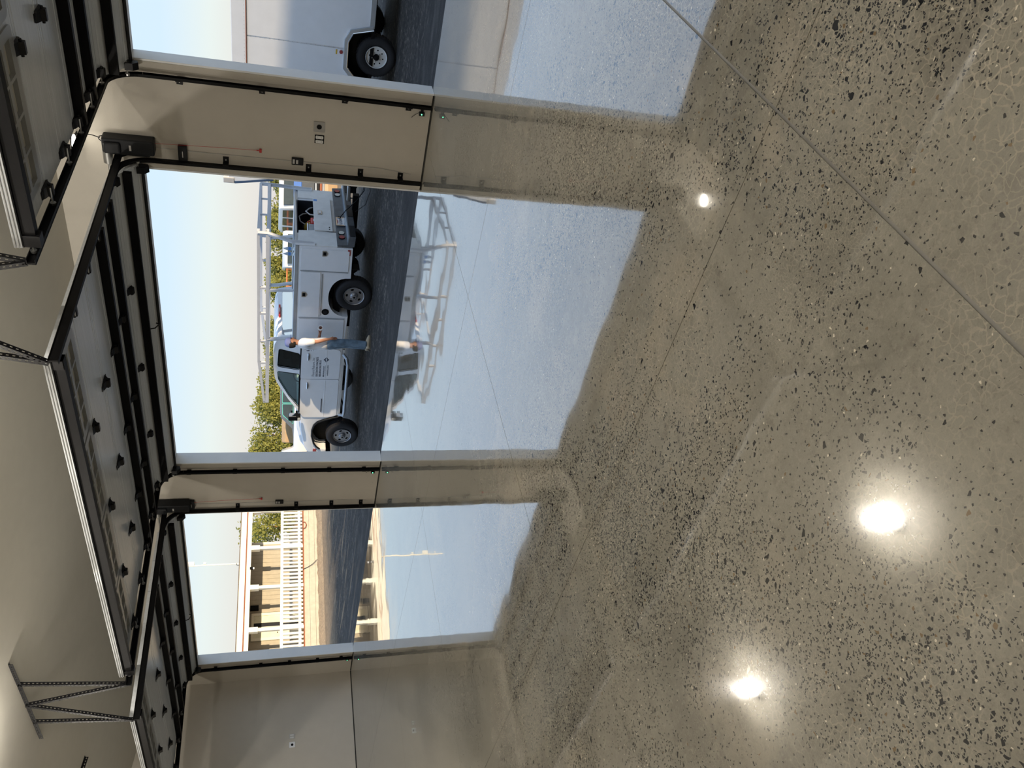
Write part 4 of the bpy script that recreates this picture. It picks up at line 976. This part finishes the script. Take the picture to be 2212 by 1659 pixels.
def build_man():
    p = thing('person', 'man in blue cap, white T-shirt and jeans standing beside the truck holding a roll', 'person', (-9.70, 4.80, -.33), R(52))
    nd = {'pel': ((-.01, 0, .93), .085), 'sp': ((-.01, 0, 1.10), .085), 'ch': ((-.01, 0, 1.27), (.12, .13)), 'nb': ((-.015, 0, 1.40), .06), 'nk': ((.0, 0, 1.50), .054), 'jaw': ((.03, 0, 1.585), (.066, .072)), 'hd': ((.015, 0, 1.67), (.085, .092)), 'ht': ((.01, 0, 1.73), .06)}
    ed = [('pel', 'sp'), ('sp', 'ch'), ('ch', 'nb'), ('nb', 'nk'), ('nk', 'jaw'), ('jaw', 'hd'), ('hd', 'ht')]
    for s, n in ((1, 'l'), (-1, 'r')):
        nd.update({n+'h': ((0, s*.085, .86), .075), n+'k': ((.02, s*.095, .50), .06), n+'a': ((-.02, s*.10, .10), .042), n+'s': ((-.015, s*.15, 1.375), .055)})
        ed += [('pel', n+'h'), (n+'h', n+'k'), (n+'k', n+'a'), ('nb', n+'s')]
    nd.update({'rs2': ((-.02, -.205, 1.36), .055), 're': ((-.01, -.238, 1.12), .042), 'rf': ((.025, -.24, 1.00), .038), 'rw': ((.055, -.238, .88), .026), 'rp': ((.07, -.232, .82), (.018, .036)),
               'ls2': ((-.02, .205, 1.36), .055), 'le': ((.03, .24, 1.13), .042), 'lf': ((.15, .18, 1.08), .038), 'lw': ((.245, .08, 1.06), .026), 'lp': ((.285, .03, 1.055), (.018, .036))})
    ed += [('rs', 'rs2'), ('rs2', 're'), ('re', 'rf'), ('rf', 'rw'), ('rw', 'rp'), ('ls', 'ls2'), ('ls2', 'le'), ('le', 'lf'), ('lf', 'lw'), ('lw', 'lp')]
    # fingers: right hand hangs relaxed, left hand closes on the roll
    for i, (dy, L) in enumerate(((-.012, .075), (.0, .085), (.012, .08), (.022, .062))):
        bx = .09-.014*i
        a, b, c = 'rg%d' % i, 'rh%d' % i, 'rj%d' % i
        nd[a] = ((bx, -.226+dy*.3, .79), .0105); nd[b] = ((bx+.010, -.215+dy*.3, .80-L*.5), .009); nd[c] = ((bx+.002, -.205, .80-L), .0075)
        ed += [('rp', a), (a, b), (b, c)]
        a, b, c = 'lg%d' % i, 'lh%d' % i, 'lj%d' % i
        z = 1.075-.017*i
        nd[a] = ((.315, .005, z), .0105); nd[b] = ((.345, -.005, z), .009); nd[c] = ((.358, -.035, z-.003), .0075)
        ed += [('lp', a), (a, b), (b, c)]
    nd['rt1'] = ((.095, -.215, .835), .012); nd['rt2'] = ((.112, -.205, .80), .0095); ed += [('rw', 'rt1'), ('rt1', 'rt2')]
    nd['lt1'] = ((.27, .02, 1.085), .012); nd['lt2'] = ((.298, -.02, 1.095), .0095); ed += [('lw', 'lt1'), ('lt1', 'lt2')]
    body = skin_mesh('body', nd, ed, M['skin'], p)
    for s in (1, -1):
        MB().lathe([(.001, -.012), (.018, -.008), (.026, .0), (.020, .008), (.001, .010)], (.0, s*.088, 1.635), 'y', 12).build('ear', M['skin'], body, smooth=True)
        MB().lathe([(.001, -.010), (.010, -.005), (.010, .005), (.001, .010)], (.098, s*.032, 1.655), 'y', 10).build('eye', M['ink'], body, smooth=True)
    MB().prism([(.085, 1.655), (.128, 1.615), (.118, 1.603), (.088, 1.603)], 'y', -.014, .014).build('nose', M['skin'], body, bevel=.006)
    MB().box(.092, .100, -.024, .024, 1.570, 1.578).build('mouth', M['redlens'], body)
    sh = {'z': ((0, 0, .87), (.145, .165)), 'a': ((0, 0, .99), (.15, .165)), 'b': ((.0, 0, 1.10), (.135, .150)), 'c': ((-.01, 0, 1.27), (.150, .165)), 'd': ((-.015, 0, 1.41), (.125, .12)), 'e': ((.005, 0, 1.525), .082)}
    es = [('z', 'a'), ('a', 'b'), ('b', 'c'), ('c', 'd'), ('d', 'e')]
    for s, n in ((1, 'l'), (-1, 'r')):
        sh[n+'1'] = ((-.015, s*.13, 1.385), .095); sh[n+'2'] = ((-.02, s*.205, 1.33), .085); sh[n+'3'] = ((-.015, s*.240, 1.16), .066)
        es += [('d', n+'1'), (n+'1', n+'2'), (n+'2', n+'3')]
    st = skin_mesh('t_shirt', sh, es, M['shirt'], p)
    lg = [(-.05, 0), (0, .035), (.05, 0), (0, -.035)]
    MB().prism([(y-.02, z+1.31) for y, z in lg], 'x', -.168, -.160).build('back_print', M['ink'], st)
    MB().box(-.166, -.158, -.05, .02, 1.235, 1.25).build('back_print', M['inkgrey'], st)
    MB().box(-.160, -.150, -.07, .04, 1.20, 1.207).build('back_print', M['inkgrey'], st)
    jn = {'w': ((0, 0, .98), (.115, .14)), 'p': ((-.005, 0, .90), (.12, .145))}; ej = [('w', 'p')]
    for s, n in ((1, 'l'), (-1, 'r')):
        jn.update({n+'1': ((0, s*.09, .80), .105), n+'2': ((.02, s*.098, .50), .082), n+'3': ((.0, s*.10, .28), .078), n+'4': ((-.01, s*.10, .13), .080), n+'5': ((-.01, s*.10, .075), .078)})
        ej += [('p', n+'1')]+[(n+str(i), n+str(i+1)) for i in range(1, 5)]
    skin_mesh('jeans', jn, ej, M['jeans'], p)
    for s in (1, -1):
        y = s*.10
        u = MB().tube([(-.10, y, .06), (-.03, y, .075), (.05, y, .06), (.13, y, .042), (.19, y, .036)], [.038, .050, .047, .042, .020], 12).build('shoe', M['shoe'], p, smooth=True)
        MB().prism(roundpoly([(-.13, y-.042), (.12, y-.052), (.215, y-.028), (.215, y+.028), (.12, y+.052), (-.13, y+.042)], .03, 3), 'z', 0, .028).build('sole', M['sole'], u)
    hr = MB().lathe([(.060, -.100), (.080, -.085), (.094, -.05), (.100, .0), (.097, .03)], (-.010, 0, 1.665), 'z', 24, False)
    vs = []
    for v in hr.v:
        x, y, z = v
        if x > .015: x = .015+(x-.015)*.18
        vs.append((x-.006, y*.98, z))
    hr.v = vs; hr.build('hair', M['hair'], p, smooth=True)
    cp = MB().lathe([(.102, .0), (.104, .03), (.098, .065), (.075, .098), (.04, .115), (.001, .120)], (.008, 0, 1.672), 'z', 28).build('cap', M['cap'], p, smooth=True)
    br = MB(); n = 10
    vs = []
    for i in range(n+1):
        a = R(-58+116*i/n); vs += [(.008+.100*math.cos(a), .100*math.sin(a), 1.682), (.045+.145*math.cos(a)*.95, .090*math.sin(a), 1.668+.0*a)]
    br.add(vs+[(a, b, c-.006) for a, b, c in vs], [(2*i, 2*i+1, 2*i+3, 2*i+2) for i in range(n)]+[(2*n+2+2*i, 2*n+2+2*i+2, 2*n+2+2*i+3, 2*n+2+2*i+1) for i in range(n)]+[(2*i+1, 2*n+3+2*i, 2*n+5+2*i, 2*i+3) for i in range(n)])
    br.build('brim', M['cap'], cp)
build_man()
t = thing('tape_roll', 'small roll held in front of the man, pale with a dark core', 'roll', tuple(Matrix.Translation((-9.70, 4.80, -.33)) @ Matrix.Rotation(R(52), 4, 'Z') @ Vector((.335, -.035, 1.058))), R(52))
MB().lathe([(.034, -.025), (.058, -.025), (.058, .025), (.034, .025), (.034, -.025)], (0, 0, 0), 'y', 24, False).build('tape', M['whiterough'], t, smooth=True)
MB().lathe([(.030, -.026), (.034, -.026), (.034, .026), (.030, .026), (.030, -.026)], (0, 0, 0), 'y', 20, False).build('core', M['rust'], t)

# ------------------------------------------------------------------ house with porch
def build_house():
    h = thing('house', 'cream single-storey house with a white railed porch beyond the left opening', 'house', (-27.58, 14.55, -.33), R(-97.35))
    L = 10.0; D = 2.4
    for k in range(3): MB().box(-.1, L, -.04, -.005, .02+k*.232, .02+k*.232+.224).build('skirting_board', M['skirt'], h)
    MB().box(-.1, L, -.05, .015, .70, .745).build('deck_edge', M['rust'], h)
    MB().box(-.1, L, -D, -.05, .66, .73).build('deck', M['deck'], h)
    MB().box(-.1, L, -.045, .045, 1.555, 1.67).build('top_rail', M['cream'], h); MB().box(-.1, L, -.035, .035, .84, .95).build('bottom_rail', M['cream'], h)
    me = MB().box(-.043, .043, -.045, -.012+.03, 0, .80).mesh('baluster', M['cream'])
    x = .235
    while x < L:
        if min(abs(x-p) for p in (.08, 1.9, 3.72, 5.55, 7.38, 9.2)) > .085: link('baluster', me, h, (x, .04, .76))
        x += .174
    for x in (.08, 1.9, 3.72, 5.55, 7.38, 9.2):
        ps = MB().box(x-.065, x+.065, -.065, .065, .74, 2.87).build('post', M['cream'], h)
        MB().box(x-.10, x+.10, -.10, .10, 2.52, 2.87).build('post_capital', M['cream'], ps)
    MB().box(-.2, L, -.10, .10, 2.865, 3.05).build('porch_beam', M['cream'], h)
    MB().box(-.2, L, .05, .14, 3.045, 3.085).build('gutter_line', M['rust'], h)
    MB().box(-.25, L, .02, .17, 3.085, 3.31).build('fascia', M['cream'], h)
    MB().box(-.28, L, -9, .20, 3.31, 3.34).build('roof', M['shingle'], h)
    MB().box(-.2, L, -D, -.10, 2.98, 3.02).build('soffit', M['beige'], h)
    pm = MB().box(.006, .198, -.02, .012, 0, 2.25).mesh('siding_plank', M['beige'])
    for k in range(48):
        x = .34+k*.2
        if not (3.75 < x+.1 < 5.05): link('siding_plank', pm, h, (x, -D, .73))
    MB().box(.30, L, -D-.12, -D-.02, .73, 2.98).build('wall', M['beige'], h); MB().box(.30, .42, -8, -D+.02, 0, 2.98).build('corner_board', M['cream'], h)
    dr = plate_obj('door_frame', [(3.78, .73), (5.02, .73), (5.02, 2.84), (3.78, 2.84)], [[(3.90, .80), (4.90, .80), (4.90, 2.74), (3.90, 2.74)]], .06, M['cream'], h, lambda u, v, w: Vector((u, -D+.03+w, v)))
    MB().box(3.90, 4.22, -D-.0, -D+.03, .80, 2.74).build('door_panel', M['doorwhite'], dr); MB().box(4.62, 4.90, -D-.0, -D+.03, .80, 2.74).build('door_panel', M['doorwhite'], dr)
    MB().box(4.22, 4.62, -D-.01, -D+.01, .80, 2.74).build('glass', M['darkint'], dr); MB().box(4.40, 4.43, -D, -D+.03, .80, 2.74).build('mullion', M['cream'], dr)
    MB().cyl((4.70, -D+.03, 1.75), (4.70, -D+.07, 1.75), .02, 10).build('door_knob', M['black'], dr)
    for x, z in ((2.88, 2.80),):
        lt = MB().box(x-.05, x+.05, .08, .16, z-.02, z+.10).build('porch_light', M['black'], h); MB().cyl((x, .12, z-.08), (x, .12, z-.02), .045, 10).build('bulb', M['white'], lt)
    for x in (3.45, 6.0): MB().box(x, x+.2, -D+.02, -D+.16, 2.55, 2.9).build('wall_lantern', M['black'], h)
    MB().tube([(3.0, .03, .74), (2.92, .05, .55), (2.80, .07, .35), (2.62, .08, .18), (2.55, .09, .03)], .012, 5).build('hanging_cable', M['plastic'], h)
    MB().tube([(1.05, .04, .74), (1.0, .06, .62), (.85, .07, .58), (.72, .06, .64), (.70, .04, .76)], .02, 5).build('cord_loop', M['rust'], h)
build_house()
t = thing('antenna_mast', 'white antenna mast with small boxes rising above the porch roof', 'antenna', tuple(Matrix.Translation((-27.58, 14.55, -.33)) @ Matrix.Rotation(R(-97.35), 4, 'Z') @ Vector((2.36, -.4, 3.34))), R(-97.35))
MB().cyl((0, 0, 0), (0, 0, 2.7), .03, 8).build('mast', M['cream'], t)
MB().box(-.16, -.02, -.05, .05, 1.80, 2.05).build('antenna_box', M['cream'], t); MB().box(-.12, -.03, -.04, .04, 1.34, 1.44).build('antenna_box', M['cream'], t); MB().cyl((-.15, 0, 2.45), (-.03, 0, 2.45), .03, 8).build('antenna_arm', M['cream'], t)
MB().tube([(0, .03, .12), (.09, .03, .10), (.10, .03, .01)], .012, 5).build('cable_loop', M['plastic'], t)

# ------------------------------------------------------------------ trees, fence
def tree(label, x, y, h, r, n=2600, mat='leaf', leaf=.075, group=None, seed=1, low=.45, bare=False):
    t = thing('tree', label, 'tree', (x, y, -.33), 0, group); r2 = random.Random(seed)
    blobs = [(Vector((r2.uniform(-.55, .55)*r, r2.uniform(-.5, .5)*r, low+r2.uniform(.15, .8)*(h-low))), r*r2.uniform(.42, .72)) for _ in range(11)]
    blobs = [(c, min(q, max(.2, (h-c.z)*1.0))) for c, q in blobs]
    m = MB()
    for i in range(n):
        c, q = blobs[i % len(blobs)]; d = Vector((r2.gauss(0, 1), r2.gauss(0, 1), r2.gauss(0, 1))).normalized(); p = c+d*q*(r2.random()**.35)*r2.uniform(.85, 1.12)
        if p.z < .15: p.z = .15
        a = Vector((r2.gauss(0, 1), r2.gauss(0, 1), r2.gauss(0, 1))).normalized(); b = a.orthogonal().normalized(); s = leaf*r2.uniform(.6, 1.4)
        m.add([p-a*s, p+b*s*.6, p+a*s, p-b*s*.6], [(0, 1, 2, 3)])
    m.build('foliage', M[mat], t)
    tr = MB().tube([(0, 0, 0), (.05, 0, low*.7), (0, .05, low+.5)], [.12, .09, .07], 7)
    for k in range(6):
        c = blobs[k][0]; tr.tube([(0, .02, low*.6+k*.08), tuple(c*.5+Vector((0, 0, low*.3))), tuple(c)], [.06, .035, .012], 6)
    tr.build('trunk', M['bark'], t); return t
places = ['behind the stacked materials', 'behind the far rear post of the ladder rack', 'between the two rear posts of the ladder rack', 'just left of the near rear post of the ladder rack',
          'above the water bottles on the toolbox', 'above the middle of the toolbox', 'above the cab rear window', 'above the head of the man', 'above the rear door of the cab', 'above the windshield of the truck', 'above the teal-framed car', 'above the white pickup']
hs = [2.6, 2.8, 2.9, 2.7, 2.75, 2.65, 2.8, 2.75, 3.1, 3.4, 3.6, 3.7]
for k in range(12):
    f = k/11; x = -22.4+(-36.6+22.4)*f; y = 37.9+(24.8-37.9)*f
    tree('yellow-green tree beyond the fence, '+places[k], x+(.4 if k % 2 else -.3), y, hs[k], 1.55, 7000, leaf=.075, group='trees behind the truck', seed=10+k, low=.15)
tree('green tree with sunlit orange branches seen through the porch end', -34.6, 18.9, 3.9, 1.5, 2400, seed=40, leaf=.08, low=.9)
tree('golden round tree crown above the porch roof, leftmost', -46.5, 19.2, 4.1, 1.5, 2000, 'leafgold', .08, seed=51)
tree('small feathery golden tree above the porch roof, right of the round crown', -45.6, 21.3, 4.0, .7, 500, 'leafgold', .09, seed=52)
t = thing('pipe_fence', 'rusty orange pipe fence below the trees behind the truck', 'fence', (0, 0, 0))
MB().tube([(-20.6, 36.5, 1.10), (-31.2, 26.6, 1.10)], .045, 8).build('top_pipe', M['orange'], t); MB().tube([(-20.6, 36.5, .5), (-31.2, 26.6, .5)], .03, 6).build('lower_pipe', M['orange'], t)
for k in range(6): MB().cyl((-20.6-10.6*k/5, 36.5-9.9*k/5, -.35), (-20.6-10.6*k/5, 36.5-9.9*k/5, 1.15), .045, 8).build('fence_post', M['orange'], t)

# ------------------------------------------------------------------ parked vehicles far behind
def car(name, label, x, y, rz, body, kind, trim=None):
    c = thing(name, label, 'car' if kind != 'pickup' else 'truck', (x, y, -.33), R(rz)); trim = trim or body; W = .92
    P = dict(suv=([(-2.3, .45), (-2.35, 1.0), (-2.2, 1.62), (-1.9, 1.74), (.3, 1.74), (.6, 1.68), (1.15, 1.12), (2.2, 1.0), (2.35, .75), (2.3, .42)], [[(-2.05, 1.12), (-1.95, 1.60), (-1.15, 1.62), (-1.15, 1.12)], [(-1.05, 1.12), (-1.05, 1.62), (-.2, 1.62), (-.2, 1.12)], [(-.1, 1.12), (-.1, 1.62), (.42, 1.60), (.88, 1.12)]]),
             van=([(-2.6, .4), (-2.65, 1.1), (-2.5, 1.85), (-2.3, 1.95), (.9, 1.95), (1.3, 1.85), (2.0, 1.15), (2.6, 1.0), (2.7, .7), (2.65, .4)], [[(-2.4, 1.25), (-2.3, 1.75), (-1.3, 1.75), (-1.3, 1.25)], [(-1.1, 1.25), (-1.1, 1.75), (0, 1.75), (0, 1.25)], [(.3, 1.25), (.3, 1.75), (1.15, 1.72), (1.65, 1.25)]]),
             pickup=([(-2.8, .5), (-2.8, 1.08), (-.55, 1.10), (-.50, 1.12), (-.35, 1.62), (-.15, 1.72), (.9, 1.72), (1.1, 1.66), (1.6, 1.15), (2.7, 1.02), (2.8, .7), (2.75, .45)], [[(-.32, 1.16), (-.20, 1.60), (.28, 1.62), (.28, 1.16)], [(.42, 1.16), (.42, 1.62), (.95, 1.60), (1.35, 1.16)]]))[kind]
    prof, wins = P
    bd = MB().prism([p for p in prof], 'y', -W+.06, W-.06).build('body', body, c, bevel=.05, seg=2, smooth=True)
    for s in (1, -1):
        for w in wins:
            fr = sideplate('window_frame', roundpoly([(u+(.04 if u > sum(q[0] for q in w)/len(w) else -.04), v+(.03 if v > 1.4 else -.03)) for u, v in w], .05, 2), [], s*(W-.055), .02, trim, bd)
            sideplate('window', roundpoly(w, .04, 2), [], s*(W-.040), .016, M['tint_solid'], fr)
    z0 = 1.15 if kind != 'van' else 1.25; z1 = 1.60 if kind != 'van' else 1.8
    if kind != 'pickup': MB().box(-2.37 if kind == 'suv' else -2.68, -2.2 if kind == 'suv' else -2.5, -.68, .68, z0, z1-.08).build('rear_window', M['tint_solid'], bd)
    for s in (1, -1):
        xr = {'suv': -2.36, 'van': -2.66, 'pickup': -2.81}[kind]
        MB().box(xr, xr+.05, s*.80-.06, s*.80+.06, .78, 1.02).build('tail_lamp', M['red'], bd)
    for xx in ((-1.45, 1.5) if kind != 'pickup' else (-1.7, 1.85)):
        for s in (1, -1):
            w = MB().lathe([(.20, s*-.02), (.33, 0), (.35, s*-.04), (.35, s*-.2), (.20, s*-.22)], (xx, s*(W), .35), 'y', 20).build('wheel', M['rubber'], c, smooth=True)
            MB().cyl((xx, s*(W-.03), .35), (xx, s*(W+.012), .35), .19, 16).build('rim', M['silver'], w)
    return c
M['tint_solid'] = plain('dark_car_glass', (.05, .07, .08), .08, coat=.5)
M['carwhite'] = plain('car_white', (.72, .70, .66), .3, noise=.02, coat=.5); M['cardark'] = plain('car_dark_grey', (.10, .11, .12), .3, coat=.5)
car('parked_pickup', 'white pickup truck parked beyond the hood of the service truck', -28.3, 18.3, 223, M['carwhite'], 'pickup')
car('parked_car', 'dark car with teal window frames parked behind the white pickup', -28.3, 21.9, 223, M['cardark'], 'suv', M['teal'])
car('parked_car', 'white car seen end-on above the truck bed toolbox, nearest the water bottles', -21.3, 25.6, 128, M['carwhite'], 'suv')
car('parked_van', 'white van parked behind the open truck bed', -21.0, 29.2, 140, M['carwhite'], 'van')
car('parked_car', 'white car parked at the far right behind the truck tail', -22.2, 33.2, 145, M['carwhite'], 'suv')
o = MB().prism([(-1.2, -.33), (1.2, -.33), (1.2, 1.05), (.9, 1.28), (-.9, 1.28), (-1.2, 1.1)], 'x', -.9, .9).build('covered_stack', M['tan'], None, bevel=.06); o.location = (-31.5, 23.6, 0); o.rotation_euler = (0, 0, R(43)); tag(o, 'tan tarp-covered stack between the dark car and the white pickup', 'stack')
# building materials stacked at the right edge of the truck opening
SRZ = R(40); SX, SY = -12.2, 17.6
def stackpart(name, label, cat, z0, z1, mt, x0=-1.2, x1=1.6, y0=-.5, y1=.5, bevel=.01):
    o = MB().box(x0, x1, y0, y1, z0, z1).build(name, M[mt], None, bevel=bevel); o.location = (SX, SY, 0); o.rotation_euler = (0, 0, SRZ); tag(o, label, cat, 'materials stacked behind the truck tail')
stackpart('concrete_block', 'tan block at the bottom of the stack behind the truck tail', 'block', -.33, -.03, 'tan')
stackpart('board', 'pale pine board on the tan block behind the truck tail', 'board', -.03, .10, 'woodlight')
for k, (nm, mt) in enumerate((('grey', 'grey'), ('rust-brown', 'rust'), ('dark', 'plastic'), ('light steel', 'alum'))):
    stackpart('beam', nm+' beam in the stack behind the truck tail', 'beam', .105+k*.085, .18+k*.085, mt)
stackpart('crate', 'dark crate on top of the beams behind the truck tail', 'crate', .45, .86, 'cardark')
stackpart('panel', 'blue and white panel on top of the dark crate behind the truck tail', 'panel', .865, 1.12, 'bluewhite', -1.2, 1.2, -.2, .2)
